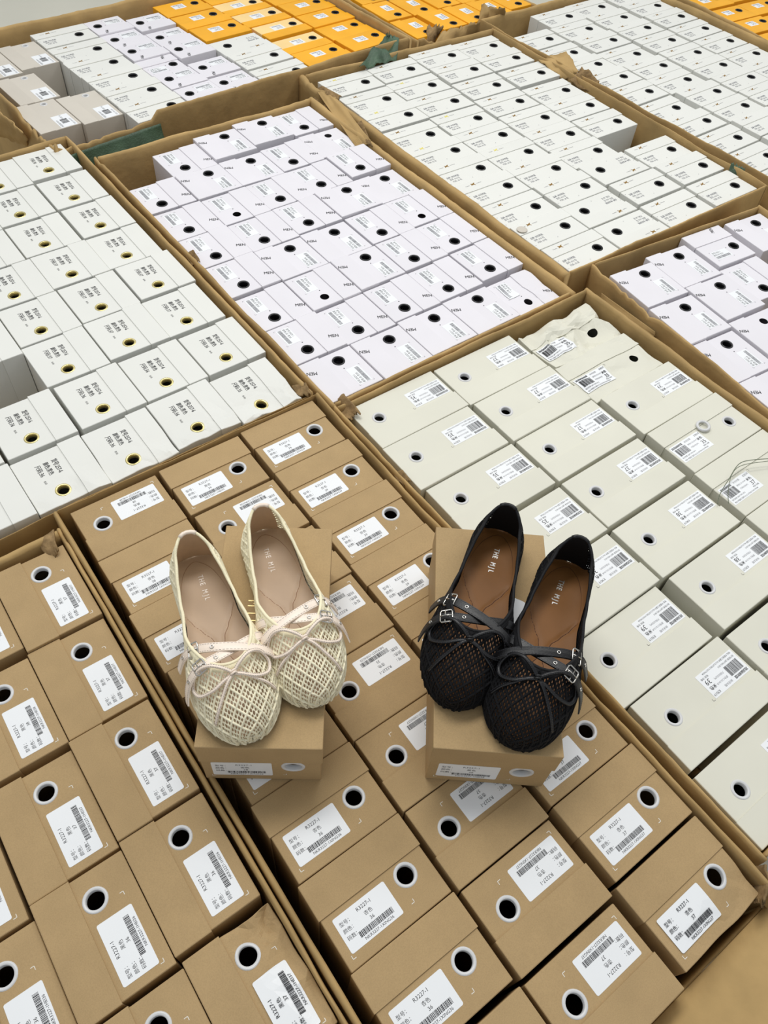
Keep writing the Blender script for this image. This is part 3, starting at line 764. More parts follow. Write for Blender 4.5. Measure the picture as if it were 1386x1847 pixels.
# carton: inner edges (left u, right u, near v, far v, in metres), wall thickness left,right,near,far, rim height over TOP, rags
CART = {
 'brown':  dict(r=(.0640, .4592, -.1262, .7105), t=(.0080, .0072, .006, .0032), rim=.003),
 'brownL': dict(r=(-.2340, .0482, .0340, .6735), t=(.006, .0072, .006, .012), rim=.002),
 'cream':  dict(r=(.4810, 1.0080, -.0980, .6645), t=(.0070, .012, .006, .0080), rim=.004),
 'w257':   dict(r=(-.0500, .4690, .7165, 1.5870), t=(.006, .0085, .0032, .010), rim=.002),
 'men':    dict(r=(.4855, .9820, .6780, 1.4840), t=(.0088, .014, .0080, .010), rim=.004),
 'gold':   dict(r=(1.0130, 1.5885, .7340, 1.5980), t=(.018, .0045, .0065, .009), rim=.007),
 'goldR':  dict(r=(1.6425, 2.2420, .6500, 1.6050), t=(.0045, .014, .010, .010), rim=.010),
 'menR':   dict(r=(1.0105, 1.4500, .3600, .8090), t=(.008, .010, .008, .0060), rim=.004),
 'mixed':  dict(r=(.5300, 1.4610, 1.5370, 2.0720), t=(.010, .010, .009, .012), rim=.014, near=.018),
 'yel':    dict(r=(1.4530, 1.8930, 1.6000, 1.9600), t=(.010, .010, .008, .010), rim=-.002),
 'yelR':   dict(r=(2.1820, 2.4580, 1.2800, 1.6400), t=(.010, .010, .010, .010), rim=.006),
}
RAGS = {('menR', 'left'): [(.62, .97, .012)], ('mixed', 'near'): [(-.1, .238, -.016), (.0, .2, .008)], ('men', 'left'): [(.96, .995, .012)], ('gold', 'left'): [(.9, .99, .015)],
        ('yel', 'near'): [(.05, .2, .03), (.5, .62, .02)], ('brownL', 'right'): [(.955, .995, .012)], ('mixed', 'left'): [(.0, .3, .03)]}
CLOOK = {'brown': 'open corrugated carton of kraft shoeboxes beneath the two pairs of shoes', 'brownL': 'open corrugated carton of kraft shoeboxes at lower left',
 'cream': 'open corrugated carton packed with cream shoeboxes at right', 'w257': 'open corrugated carton of white brass-eyelet shoeboxes at left',
 'men': 'open corrugated carton of lavender-white shoeboxes in the centre', 'gold': 'open corrugated carton of white gold-emblem shoeboxes with one box missing',
 'goldR': 'open corrugated carton of white dark-emblem shoeboxes at upper right', 'menR': 'open corrugated carton with torn left wall at right edge',
 'mixed': 'open corrugated carton of mixed grey, white and yellow shoeboxes at upper left', 'yel': 'torn open carton of yellow shoeboxes at top centre',
 'yelR': 'open corrugated carton of yellow shoeboxes in the top right corner'}
CARTS = {}
for i, (ck, cd) in enumerate(CART.items()):
    u, v = carton_frame(BOXES[ck][0])
    u0, u1, v0, v1 = cd['r']; tl, tr, tn, tf = cd['t']; h = TOP + cd['rim']
    P = lambda a, b: (u * a + v * b).to_3d()
    org = P((u0 + u1) / 2, (v0 + v1) / 2)
    root = bpy.data.objects.new('carton', None); C.objects.link(root); root.location = org; root.empty_display_size = .1
    thing(root, CLOOK[ck], 'carton', 'open cartons standing side by side')
    CARTS[ck] = root
    for side, a, b, out, t in (('left', P(u0, v0 - tn), P(u0, v1 + tf), -u, tl), ('right', P(u1, v0 - tn), P(u1, v1 + tf), u, tr),
                               ('near', P(u0, v0), P(u1, v0), -v, tn), ('far', P(u0, v1), P(u1, v1), v, tf)):
        hh = h
        if ck == 'brown' and side == 'near': hh = TOP - .035
        if side in cd: hh = TOP + cd[side]
        if ck == 'w257' and side == 'near': hh = TOP - .004
        mb = MB()
        wall_mesh(mb, a - org, b - org, out.to_3d(), t, hh, i * 7 + ord(side[0]), RAGS.get((ck, side), ()))
        link('wall', mb.mesh('carton_wall', True), root)
    mb = MB()
    c4 = [P(u0, v0) - org, P(u1, v0) - org, P(u1, v1) - org, P(u0, v1) - org]
    mb.add([(q.x, q.y, 0.0005) for q in c4] + [(q.x, q.y, .0035) for q in c4], [(0, 3, 2, 1), (4, 5, 6, 7), (0, 1, 5, 4), (1, 2, 6, 5), (2, 3, 7, 6), (3, 0, 4, 7)], 'carton')
    link('bottom_panel', mb.mesh('carton_bottom'), root)

def sheet(name, corners, nu, nv, amp, scale, seed, m, parent=None, label=None, cat=None, th=.0012, rag=0.0, org=None):
    """crumpled sheet of real thickness spanning four 3-D corners"""
    A, B, D_, E_ = [Vector(c) for c in corners]
    org = (A + B + D_ + E_) / 4 if org is None else Vector(org)
    nrm = (B - A).cross(E_ - A).normalized()
    V = []; F = []
    for j in range(nv + 1):
        for i in range(nu + 1):
            s, t = i / nu, j / nv
            p = A * (1 - s) * (1 - t) + B * s * (1 - t) + D_ * s * t + E_ * (1 - s) * t
            d = noise.noise(Vector((p.x * scale, p.y * scale, p.z * scale + seed))) * 1.3 + .5 * noise.noise(Vector((p.x * scale * 3, p.y * scale * 3, seed)))
            p = p + nrm * d * amp
            if rag and j == nv: p = p + (D_ - B).normalized() * rag * noise.noise(Vector((s * 23, seed, 1))) * 1.6
            V.append(p - org)
    n1 = len(V); V += [q - nrm * th for q in V]
    W = nu + 1
    for j in range(nv):
        for i in range(nu):
            a = j * W + i
            F.append((a, a + 1, a + W + 1, a + W)); F.append((n1 + a, n1 + a + W, n1 + a + W + 1, n1 + a + 1))
    edge = [i for i in range(W)] + [j * W + nu for j in range(1, nv + 1)] + [nv * W + i for i in range(nu - 1, -1, -1)] + [j * W for j in range(nv - 1, 0, -1)]
    for k in range(len(edge)):
        a, b = edge[k], edge[(k + 1) % len(edge)]
        F.append((a, n1 + a, n1 + b, b))
    mb = MB(); mb.add(V, F, m)
    me = mb.mesh(name, True)
    if parent is not None:
        o = link(name, me, parent, org - parent.location)
    else:
        o = link(name, me, None, org)
        if label: thing(o, label, cat)
    return o

# opened near flap of the big kraft carton, folded outwards
u, v = carton_frame(BOXES['brown'][0]); rt = CARTS['brown']
P3 = lambda a, b, z: (u * a + v * b).to_3d() + Vector((0, 0, z))
u0, u1, v0, v1 = CART['brown']['r']
sheet('flap', [P3(u0, v0 - .004, TOP - .036), P3(u1 + .004, v0 - .004, TOP - .036), P3(u1 + .02, v0 - .25, TOP - .01), P3(u0, v0 - .25, TOP - .02)], 30, 14, .004, 9, 3, 'carton', rt, th=.005)
# torn cardboard tatters at the corners, each a part of its carton
def tatter(ck, cs, amp=.006, seed=1, m='carton_torn', nu=14, nv=8, rag=.01, th=.0025, name='torn_flap'):
    return sheet(name, cs, nu, nv, amp, 38, seed, m, CARTS[ck], th=th, rag=rag)
Tz = TOP
tatter('gold', [(-.250, 1.800, Tz + .006), (-.215, 1.790, Tz + .012), (-.110, 1.600, Tz + .010), (-.140, 1.600, Tz - .010)], .007, 4, 'carton', 26, 6)
tatter('gold', [(-.262, 1.812, Tz - .03), (-.246, 1.838, Tz + .004), (-.190, 1.765, Tz + .018), (-.225, 1.745, Tz - .02)], .010, 9)
tatter('men', [(-.1622, 1.6842, .266), (-.134, 1.6753, .278), (-.1055, 1.5894, .276), (-.1272, 1.6164, .262)], .007, 12)
tatter('goldR', [(.2627, 2.1001, .274), (.3305, 2.1337, .288), (.3581, 2.0397, .280), (.3228, 2.0375, .260)], .008, 15, 'carton')
tatter('goldR', [(.3341, 2.0157, .262), (.3641, 2.0513, .286), (.4034, 1.9956, .284), (.3828, 1.9829, .260)], .012, 21)
tatter('menR', [(.3443, 1.1909, .258), (.3438, 1.167, .235), (.4228, 1.080, .235), (.4287, 1.0972, .258)], .004, 27, 'carton', 22, 6, .006)
tatter('brownL', [(-.428, .530, Tz - .004), (-.412, .548, Tz + .006), (-.396, .520, Tz + .004), (-.404, .508, Tz - .008)], .004, 31)
tatter('brown', [(.4227, .2369, .250), (.4262, .2347, .274), (.4179, .1976, .272), (.4182, .2038, .250)], .005, 33)
tatter('cream', [(-.0969, .8437, .258), (-.0745, .8427, .278), (-.0503, .8108, .275), (-.0695, .8033, .260)], .006, 35)
tatter('w257', [(-.1599, .869, .258), (-.1382, .8626, .275), (-.1258, .8401, .273), (-.1461, .8455, .258)], .005, 36)
tatter('cream', [(.0075, .7098, .264), (.0206, .7085, .276), (.0326, .6908, .275), (.0181, .692, .264)], .004, 37)
tatter('men', [(-.3924, 1.1566, .266), (-.3752, 1.1567, .278), (-.3599, 1.1313, .276), (-.3766, 1.1315, .266)], .005, 39)
tatter('yel', [(.0993, 2.263, .22), (.1978, 2.3903, .22), (.1714, 2.3338, .300), (.1153, 2.3411, .300)], .010, 41, 'carton', 14, 12, .010)
tatter('yel', [(-.0212, 2.0894, .25), (.1138, 2.2785, .24), (.1146, 2.2582, .290), (.0197, 2.2001, .280)], .008, 43, 'carton', 18, 8, .012)
tatter('yel', [(-.0243, 2.1749, .25), (.0086, 2.2109, .25), (.0211, 2.2047, .290), (-.0199, 2.2159, .282)], .010, 45)
tatter('mixed', [(-.8899, 1.5797, .28), (-.8027, 1.5013, .27), (-.833, 1.5568, .21), (-.9055, 1.5688, .22)], .008, 47, 'carton')

# woven green wrapping between the cartons
um, vm = carton_frame(BOXES['mixed'][0])
M3 = lambda a, b, z: (um * a + vm * b).to_3d() + Vector((0, 0, z))
sheet('woven_tarp', [M3(.50, 1.475, .13), M3(.752, 1.485, .13), M3(.750, 1.514, .270), M3(.50, 1.512, .262)], 34, 24, .009, 16, 2, 'tarp', None,
      'dark green woven plastic wrapping bulging between the cartons at upper left', 'wrapping', th=.0015)
sheet('woven_tarp', [(-.170, 1.930, Tz + .010), (-.085, 2.020, Tz + .006), (-.090, 2.120, Tz + .010), (-.120, 2.110, Tz + .018)], 20, 20, .016, 26, 5, 'tarp', None,
      'frayed green woven wrapping draped over the corner beside the yellow boxes', 'wrapping', th=.0015, rag=.02)
sheet('woven_tarp', [(.6561, 1.6500, .262), (.6873, 1.6420, .262), (.687, 1.6530, .282), (.6582, 1.6650, .282)], 14, 10, .007, 40, 8, 'tarp', None,
      'small scrap of green wrapping at the near corner of the upper right carton', 'wrapping', th=.0015, rag=.008)

# loose things lying on the boxes
mb = MB(); mb.lathe([(.0070, 0), (.0108, 0), (.0112, .0012), (.0106, .0026), (.0080, .0030), (.0068, .0020), (.0070, 0)], (0, 0, 0), 'white_plastic', 30)
o = link('loose_eyelet', mb.mesh('loose_eyelet', True), None, (.4674, .8650, TOP + .0002)); o.rotation_euler = (.05, -.04, 0)
thing(o, 'loose white plastic eyelet ring lying on a cream shoebox', 'ring')
mb = MB(); mb.lathe([(0, 0), (.0098, 0), (.0104, .0006), (.0100, .0012), (.0070, .0010), (0, .0011)], (0, 0, 0), 'grey_card', 24)
o = link('loose_disc', mb.mesh('loose_disc', True), None, (.2030, 1.3440, TOP + .0004))
thing(o, 'small grey punched-out card disc lying on a white shoebox', 'disc')
pts = [(.4620, .7130, TOP + .001), (.4670, .7280, TOP + .003), (.4760, .7440, TOP + .004), (.4860, .7600, TOP + .005), (.4980, .7800, TOP + .007), (.5080, .7900, TOP + .009), (.5250, .7970, TOP + .009), (.5520, .8040, TOP + .008), (.5800, .8090, TOP + .006)]
def catmull(P, n=8, closed=False):
    P = [Vector(p) for p in P]; out = []; N = len(P)
    for i in range(N if closed else N - 1):
        a = P[(i - 1) % N] if (closed or i > 0) else P[0] * 2 - P[1]
        b = P[i]; c = P[(i + 1) % N]
        d = P[(i + 2) % N] if (closed or i < N - 2) else P[-1] * 2 - P[-2]
        for k in range(n):
            t = k / n
            out.append(.5 * ((2 * b) + (c - a) * t + (2 * a - 5 * b + 4 * c - d) * t * t + (3 * b - a - 3 * c + d) * t ** 3))
    if not closed: out.append(P[-1])
    return out
mb = MB(); mb.tube(catmull(pts, 8), .0006, 'string', 5)
mb.tube(catmull([(.4780, .7160, TOP + .001), (.4800, .7350, TOP + .004), (.4900, .7660, TOP + .006), (.5080, .7850, TOP + .008), (.5520, .8000, TOP + .008)], 8), .0005, 'string', 5)
thing(link('loose_string', mb.mesh('loose_string', True)), 'thin grey-green plastic strand curling over the cream shoeboxes', 'string')

# floor
mb = MB(); mb.quad(-9, 9, -4, 12, 0, 'floor')
fl = link('floor', mb.mesh('floor')); fl['kind'] = 'structure'

# ------------------------------------------------------------------ lace ballet flats
def interp(tab, s):
    xs = [a for a, b in tab]; ys = [b for a, b in tab]
    if s <= xs[0]: return ys[0]
    for i in range(len(xs) - 1):
        if s <= xs[i + 1]:
            t = (s - xs[i]) / (xs[i + 1] - xs[i]); t = t * t * (3 - 2 * t) * .5 + t * .5
            return ys[i] + (ys[i + 1] - ys[i]) * t
    return ys[-1]
WT = [(.12, .126), (.25, .127), (.38, .127), (.5, .146), (.6, .170), (.70, .186)]
FL = [(0, .66), (.05, .66), (.12, .74), (.25, .90), (.36, 1.0)]
HR = [(0, .072), (.5, .068), (.62, .062), (.715, .054), (.8, .047), (.88, .040), (.94, .033), (.98, .025), (1, .015)]
HT = [(0, .058), (.05, .055), (.15, .047), (.3, .038), (.45, .036), (.58, .037)]
TH0, TH1 = .50, .738            # where the throat starts to close, and its front end

class Shoe:
    def __init__(s, L):
        s.L = L; s.k = L / .222
        s.z0 = .0045
        s.tab = [s.row(i / 240) for i in range(241)]
        a = 0; s.A = [0]
        for i in range(240):
            s0, s1 = i / 240, (i + 1) / 240
            dw = s.w(s1) - s.w(s0); dh = (interp(HR, s1) - interp(HR, s0)) * s.k
            k = 1.0 if s0 < .5 else .45
            a += math.sqrt((L / 240) ** 2 + k * dw * dw + (dh * dh if s0 > .7 else 0)); s.A.append(a)
    def w(s, t):
        t = min(1, max(0, t))
        if t < .12: return .126 * s.L * math.sqrt(max(0, 1 - ((.12 - t) / .12) ** 2.3))
        if t > .70: return .186 * s.L * max(0, 1 - ((t - .70) / .30) ** 2.25) ** .5
        return interp(WT, t) * s.L
    def prof(s, t, q):
        w = s.w(t); h = interp(HR, t) * s.k
        x = (1 - q) ** 2 * w + 2 * q * (1 - q) * (1.07 * w + .0012)
        z = s.z0 + 2 * q * (1 - q) * .86 * h + q * q * h
        if t < .36: x *= 1 - (1 - interp(FL, t)) * min(1.15, z / (interp(HT, t) * s.k)) ** 1.4
        return x, z
    def row(s, t):
        pts = [s.prof(t, k / 30) for k in range(31)]
        d = [0]
        for a, b in zip(pts, pts[1:]): d.append(d[-1] + math.hypot(b[0] - a[0], b[1] - a[1]))
        if t < TH0: qt = s.qh(t)
        elif t < TH1:
            e = (t - TH0) / (TH1 - TH0)
            want = s.prof(TH0, s.qh(TH0))[0] * max(0, 1 - e ** 2.2) ** .5; lo, hi = 0, 1
            for _ in range(24):
                m = (lo + hi) / 2
                if s.prof(t, m)[0] > want: lo = m
                else: hi = m
            qt = max(lo, s.qh(TH0))
        else: qt = 1.0
        return (d, qt)
    def qh(s, t):
        ht = interp(HT, t) * s.k; lo, hi = 0, 1
        for _ in range(24):
            m = (lo + hi) / 2
            if s.prof(t, m)[1] < ht: lo = m
            else: hi = m
        return lo
    def at_row(s, t):
        return s.tab[int(round(min(1, max(0, t)) * 240))]
    def qtop(s, t):
        f = min(239.999, max(0, t * 240)); i = int(f)
        return s.tab[i][1] * (1 - f + i) + s.tab[i + 1][1] * (f - i)
    def pt(s, t, q, side=1, off=0.0):
        x, z = s.prof(t, q)
        y = t * s.L
        if t < .12: y += .007 * (1 - t / .12) * (z / .055)
        if off:
            x2, z2 = s.prof(t, min(1, q + .02)); x1, z1 = s.prof(t, max(0, q - .02))
            tx, tz = x2 - x1, z2 - z1; l = math.hypot(tx, tz) or 1
            nx, nz = tz / l, -tx / l
            ny = 0
            e = .012
            dw = (s.w(t + e) - s.w(t - e)) / (2 * e * s.L); ny = -dw * nx
            n = Vector((nx, ny, nz)).normalized()
            x += n.x * off; y += n.y * off; z += n.z * off
        return Vector((x * side, y, z))
    def from_ab(s, a, b):
        # a along, b across from the ridge
        lo, hi = 0, 240
        a = min(max(a, 0), s.A[-1])
        while hi - lo > 1:
            m = (lo + hi) // 2
            if s.A[m] <= a: lo = m
            else: hi = m
        t = (lo + (a - s.A[lo]) / max(1e-9, s.A[lo + 1] - s.A[lo])) / 240
        d, qt = s.at_row(t); tot = d[-1]
        fr = min(1, abs(b) / max(tot, 1e-6)); tgt = (1 - fr) * tot
        k = 0
        while k < 30 and d[k + 1 if k < 30 else 30] < tgt: k += 1
        k = min(k, 29)
        q = (k + (tgt - d[k]) / max(1e-9, d[k + 1] - d[k])) / 30
        return t, min(1, max(0, q)), (1 if b >= 0 else -1), abs(b) / max(tot, 1e-6)
    def surf(s, x, y):
        t = y / s.L; lo, hi = 0, 1
        for _ in range(20):
            m = (lo + hi) / 2
            if s.prof(t, m)[0] > abs(x): lo = m
            else: hi = m
        return s.prof(t, lo)[1]

def lace_mesh(S, m, hole=1.0, seed=0, ha=.0033, hb=.00245):
    mb = MB(); amax = S.A[-1]; V = []; F = []
    rnd2 = random.Random(seed)
    n = int(amax / ha) + 4
    grid = {}
    def P(a, b):
        t, q, sd, fr = S.from_ab(a, b)
        q = min(q, S.qtop(t))
        return S.pt(t, q, sd, .0003 * math.sin(a * 900) * math.sin(b * 1100))
    for ssum in range(-1, n):
        for dif in range(-40, 41):
            if (ssum + dif) % 2: continue
            i, j = (ssum + dif) // 2, (ssum - dif) // 2
            a = (i + j + 1) * ha; b = (i - j) * hb
            if a < 0 or a > amax + ha: continue
            t, q, sd, fr = S.from_ab(a, b)
            if fr > 1.03: continue
            if q > S.qtop(t) + .02 and t < TH1 + .01: continue
            # thick strands every third cell: margins of the hole
            thin, thick = .07, .22
            li = thick if i % 3 == 0 else thin; hi_ = thick if i % 3 == 2 else thin
            lj = thick if j % 3 == 0 else thin; hj = thick if j % 3 == 2 else thin
            cx, cy = (li + 1 - hi_) / 2, (lj + 1 - hj) / 2
            r = min(1 - hi_ - li, 1 - hj - lj) / 2 * hole * rnd2.uniform(.92, 1.06)
            if t < .24: r *= 1.05 / hole ** .5
            elif t < .62: r *= .85
            outer = [(0, 0), (.5, 0), (1, 0), (1, .5), (1, 1), (.5, 1), (0, 1), (0, .5)]
            o = len(V)
            for (p, w_) in outer: V.append(P((i + p + j + w_) * ha, (i + p - j - w_) * hb))
            for (p, w_) in outer:
                an = math.atan2(w_ - .5, p - .5)
                # an oval a little pointed along the foot
                e = 1.0 + .22 * math.cos(2 * (an - PI / 4))
                p2, w2 = cx + r * e * math.cos(an), cy + r * e * math.sin(an)
                V.append(P((i + p2 + j + w2) * ha, (i + p2 - j - w2) * hb))
            for k in range(8):
                k2 = (k + 1) % 8
                F.append((o + k, o + k2, o + 8 + k2, o + 8 + k))
    mb.add(V, F, m)
    # heavier crossing cords that draw the large diamonds
    NC = 46
    for c in range(-NC, n + NC):
        if c % 3: continue
        for kind in (0, 1):
            run = []
            for e2 in range(-2 * NC, 2 * n + NC):
                e = e2 / 2
                i, j = (c, e) if kind == 0 else (e, c)
                a = (i + j) * ha; b = (i - j) * hb
                ok = 0 <= a <= amax
                if ok:
                    t, q, sd, fr = S.from_ab(a, b)
                    ok = fr <= 1.0 and q <= S.qtop(t) + .004
                if ok: run.append(S.pt(t, q, sd, .0005))
                if (not ok or e2 == 2 * n + NC - 1) and run:
                    if len(run) > 1: mb.tube(run, .00075, m, 5)
                    run = []
    me = mb.mesh('lace_upper', True)
    bm = bmesh.new(); bm.from_mesh(me)
    bmesh.ops.remove_doubles(bm, verts=bm.verts, dist=.00005)
    bmesh.ops.dissolve_degenerate(bm, dist=.00002, edges=bm.edges)
    bmesh.ops.recalc_face_normals(bm, faces=bm.faces)
    bm.to_mesh(me); bm.free()
    return me

def ribbon(mb, P, axis_y, width, th, m, stitch=None, axz=.012, taper=False):
    """flat strap following path P, facing away from the shoe's long axis"""
    n = len(P); V = []; F = []; frames = []
    for i, p in enumerate(P):
        t = (P[min(i + 1, n - 1)] - P[max(i - 1, 0)]).normalized()
        up = Vector((p.x, 0, p.z - axz)); up = up - t * up.dot(t)
        up = up.normalized() if up.length > 1e-6 else Vector((0, 0, 1))
        b = t.cross(up).normalized(); frames.append((p, t, up, b))
        wd = width * (1 if not taper or 2 < i < n - 3 else (.75 if i in (1, 2, n - 3, n - 2) else .45))
        for (sb, su) in ((-.5, 0), (-.44, .9), (0, 1.05), (.44, .9), (.5, 0), (0, -.1)):
            V.append(p + b * (sb * wd) + up * (su * th))
    for i in range(n - 1):
        for k in range(6):
            F.append((i * 6 + k, i * 6 + (k + 1) % 6, (i + 1) * 6 + (k + 1) % 6, (i + 1) * 6 + k))
    F.append(tuple(range(6))[::-1]); F.append(tuple((n - 1) * 6 + k for k in range(6)))
    mb.add(V, F, m)
    if stitch:
        for sg in (-.34, .34):
            q = [f[0] + f[3] * (sg * width) + f[2] * (th * .98) for f in frames]
            for i in range(0, len(q) - 1):
                mb.tube([q[i].lerp(q[i + 1], .1), q[i].lerp(q[i + 1], .75)], .00022, stitch, 4)
    return frames

def torus(mb, f, du, r, rr, m):
    p, t, up, b = f
    mb.tube([p + up * du + t * (r * math.cos(2 * PI * k / 16)) + b * (r * math.sin(2 * PI * k / 16)) for k in range(16)], rr, m, 6, True)

def make_shoe(label, L, heel, toe, mir, pal, seed, group):
    S = Shoe(L); k = S.k
    root = bpy.data.objects.new('lace_ballet_flat', None); C.objects.link(root); root.empty_display_size = .05
    hv = Vector(heel); tv = Vector(toe); d = (tv - hv).normalized(); yaw = math.atan2(d.y, d.x) - PI / 2
    org = tv - d * L
    root.location = (org.x, org.y, BOXTOP + .0009); root.rotation_euler = (0, 0, yaw)
    thing(root, label, 'shoe', group)
    yarn, bind, leather, lining, insole, groove, foil, st = pal
    X = lambda p: Vector((p[0] * mir * k, p[1] * k, p[2] * k))
    def out(name, me, label=None):
        return link(name, me, root, label=label)
    # outsole
    N = 60
    ring = [(S.w(i / N), i / N * L) for i in range(N + 1)] + [(-S.w(i / N), i / N * L) for i in range(N - 1, 0, -1)]
    ts = [.5 - .5 * math.cos(PI * i / N) for i in range(N + 1)]
    ring = [(S.w(t), t * L) for t in ts] + [(-S.w(t), t * L) for t in ts[::-1][1:-1]]
    mb = MB(); n = len(ring); c = Vector((0, .5 * L))
    def rr(f, z): return [((x) * f, c.y + (y - c.y) * f, z) for x, y in ring]
    V = rr(.955, 0) + rr(.985, .0015) + rr(.99, .0055); F = [tuple(range(n))]
    for j in range(2):
        for i in range(n): F.append((j * n + i, j * n + n + i, j * n + n + (i + 1) % n, j * n + (i + 1) % n))
    F.append(tuple(range(2 * n, 3 * n))[::-1])
    mb.add(V, F, 'sole_rubber'); out('outsole', mb.mesh('outsole'))
    # footbed with cupped heel and padded lobes
    def fz(t, e):
        z = .0078 + .0034 * abs(e) ** 4
        z += .0016 * math.exp(-((t - .60) / .10) ** 2) * (1 - math.exp(-(e / .35) ** 2))
        z -= .0012 * math.exp(-((t - .20) / .12) ** 2) * (1 - e * e)
        g = gx(t)
        if g is not None: z -= .0011 * math.exp(-((abs(e) - g) / .075) ** 2)
        return z * k
    GC = [(.33, .93), (.38, .74), (.43, .46), (.48, .20), (.53, .10), (.565, .07), (.60, .16), (.66, .42), (.72, .66), (.80, .80), (.90, .8)]
    def gx(t):
        if t < .33 or t > .9: return None
        return interp(GC, t)
    mb = MB(); NT, NE = 110, 36; V = []; F = []
    for i in range(NT + 1):
        t = .5 - .5 * math.cos(PI * (i / NT)); t = .012 + t * .976
        for j in range(NE + 1):
            e = -1 + 2 * j / NE
            V.append((e * (S.w(t) * .965 - .0006), t * L, fz(t, e)))
    for i in range(NT):
        for j in range(NE):
            a = i * (NE + 1) + j; F.append((a, a + 1, a + NE + 2, a + NE + 1))
    mb.add(V, F, insole)
    for sg in (-1, 1):
        q = []
        for i in range(60):
            t = .34 + .44 * i / 59; e = interp(GC, t) * sg
            q.append(Vector((e * (S.w(t) * .965), t * L, fz(t, e) + .00005)))
        mb.tube(q, .0005, groove, 5)
    q = [Vector((e * (S.w(t) * .965), t * L, fz(t, e))) for t, e in [(.34 - .295 * math.sin(a), .92 * math.cos(a)) for a in [PI * i / 40 for i in range(41)]]]
    mb.tube(q, .0003, groove, 5)
    fb = out('footbed', mb.mesh('footbed', True))
    mb = MB(); put_spaced(mb, 'THE MJL', 0, -.003, .0078 * k, 0, foil, pitch=.62, bold=.0005 if 'tan' in insole else .00015, sx=.8)
    V = []
    for (x, y, z) in mb.v:       # reads from heel to toe, letter tops towards -x in the photo
        px, py = -y - .002 * mir, x + .222 * .200 * k
        V.append((px, py, fz(min(.9, max(.02, py / L)), max(-.9, min(.9, px / S.w(py / L)))) + .0003))
    mb.v = V
    out('printed_lettering', mb.mesh('insole_lettering')).parent = fb
    # lace upper
    lo = out('lace_upper', lace_mesh(S, yarn, pal_hole(pal), seed))
    md = lo.modifiers.new('thickness', 'SOLIDIFY'); md.thickness = .0009; md.offset = 0
    # binding round the opening
    path = []
    def tl(side):
        q = []
        for i in range(91):
            t = (i / 90); t = .5 - .5 * math.cos(PI * t)
            tt = t * TH1
            q.append((tt, S.qtop(tt), side))
        return q
    a = tl(1); b = tl(-1)[::-1][1:-1]
    full = a + b
    mb = MB()
    mb.tube([S.pt(t, q, sd, .0002) for t, q, sd in full], .0017, bind, 8, True, 1.0)
    V = []; F = []
    for (t, q, sd) in full:
        e = max(0, (t - TH0) / (TH1 - TH0))
        dt = .0065 / L * e ** 1.2; dq = -.0062 / max(.02, S.at_row(t)[0][-1]) * math.sqrt(max(0, 1 - min(1, e) ** 2.2))
        t2, q2 = min(1, t + dt), min(1, max(0, q + dq))
        V += [S.pt(t, q, sd, .0010), S.pt(t + dt * .5, max(0, q + dq * .5), sd, .0016), S.pt(t2, q2, sd, .0009), S.pt(t2, q2, sd, -.0002)]
    n = len(full)
    for i in range(n):
        j = (i + 1) % n
        for r_ in range(3): F.append((i * 4 + r_, j * 4 + r_, j * 4 + r_ + 1, i * 4 + r_ + 1))
    mb.add(V, F, bind); out('topline_binding', mb.mesh('topline_binding', True))
    # heel lining strip inside and the leather tab over the rim
    mb = MB(); V = []; F = []
    col = [(.040, -1), (.026, -1), (.015, -1), (.008, -1), (.003, -1), (0, 1), (.003, 1), (.008, 1), (.015, 1), (.026, 1)]
    for (t, sd) in col:
        qt = S.qtop(t)
        for j in range(9): V.append(S.pt(t, .04 + (qt - .04) * j / 8, sd * mir, -.0012) + Vector((0, .0010 if t < .02 else 0, 0)))
    for i in range(len(col) - 1):
        for j in range(8): a_ = i * 9 + j; F.append((a_, a_ + 9, a_ + 10, a_ + 1))
    mb.add(V, F, lining); out('heel_lining', mb.mesh('heel_lining', True))
    mb = MB()
    tab = [S.pt(t, S.qtop(t), sd, .0003) for t, sd in [(.020, -1), (.010, -1), (.004, -1), (0, 1), (.004, 1), (.010, 1), (.020, 1)]]
    mb.tube(tab, .0024, leather, 8); out('heel_tab', mb.mesh('heel_tab', True))
    # straps
    A = [(-.0425, .158, .0200), (-.0418, .157, .030), (-.0365, .154, .0430), (-.026, .150, .0510), (-.010, .143, .0535), (.008, .136, .0525), (.021, .131, .0495), (.0305, .128, .0430), (.0360, .127, .0350), (.0395, .127, .0260), (.0430, .129, .0170)]
    B = [(-.0385, .133, .0200), (-.0378, .134, .030), (-.0340, .136, .0410), (-.026, .139, .0470), (-.010, .144, .0500), (.008, .149, .0520), (.020, .152, .0525), (.0300, .155, .0490), (.0370, .158, .0400), (.0415, .162, .0290), (.0440, .168, .0190)]
    A = [(x * 1.045, y + .0055, z + .0016) for x, y, z in A]; B = [(x * 1.045, y + .0030, z + .0018) for x, y, z in B]
    for nm, Pt in (('front_strap', B), ('rear_strap', A)):
        mb = MB(); path = catmull([X(p) for p in Pt], 6)
        fr = ribbon(mb, path, None, .0098 * k, .0013, leather, st)
        so = out('cross_strap', mb.mesh('cross_strap'))
        # punched eyelets
        mb = MB()
        for idx in (31, 38, 48): torus(mb, fr[min(idx, len(fr) - 1)], .0016, .0016, .0006, 'silver')
        e = link('strap_eyelet', mb.mesh('strap_eyelet', True), so)
        # buckle frame with prong
        mb = MB(); p, t, up, b_ = fr[39]
        w2, l2 = .0068 * k, .0058 * k
        corners = [p + t * (l2 * sx) + b_ * (w2 * sy) + up * (.0018 - .0012 * abs(sx) * (1 if sx > 0 else 0)) for sx, sy in ((-1, -.7), (-.8, -1), (.8, -1), (1, -.7), (1, .7), (.8, 1), (-.8, 1), (-1, .7))]
        mb.tube(corners, .00085, 'silver', 7, True)
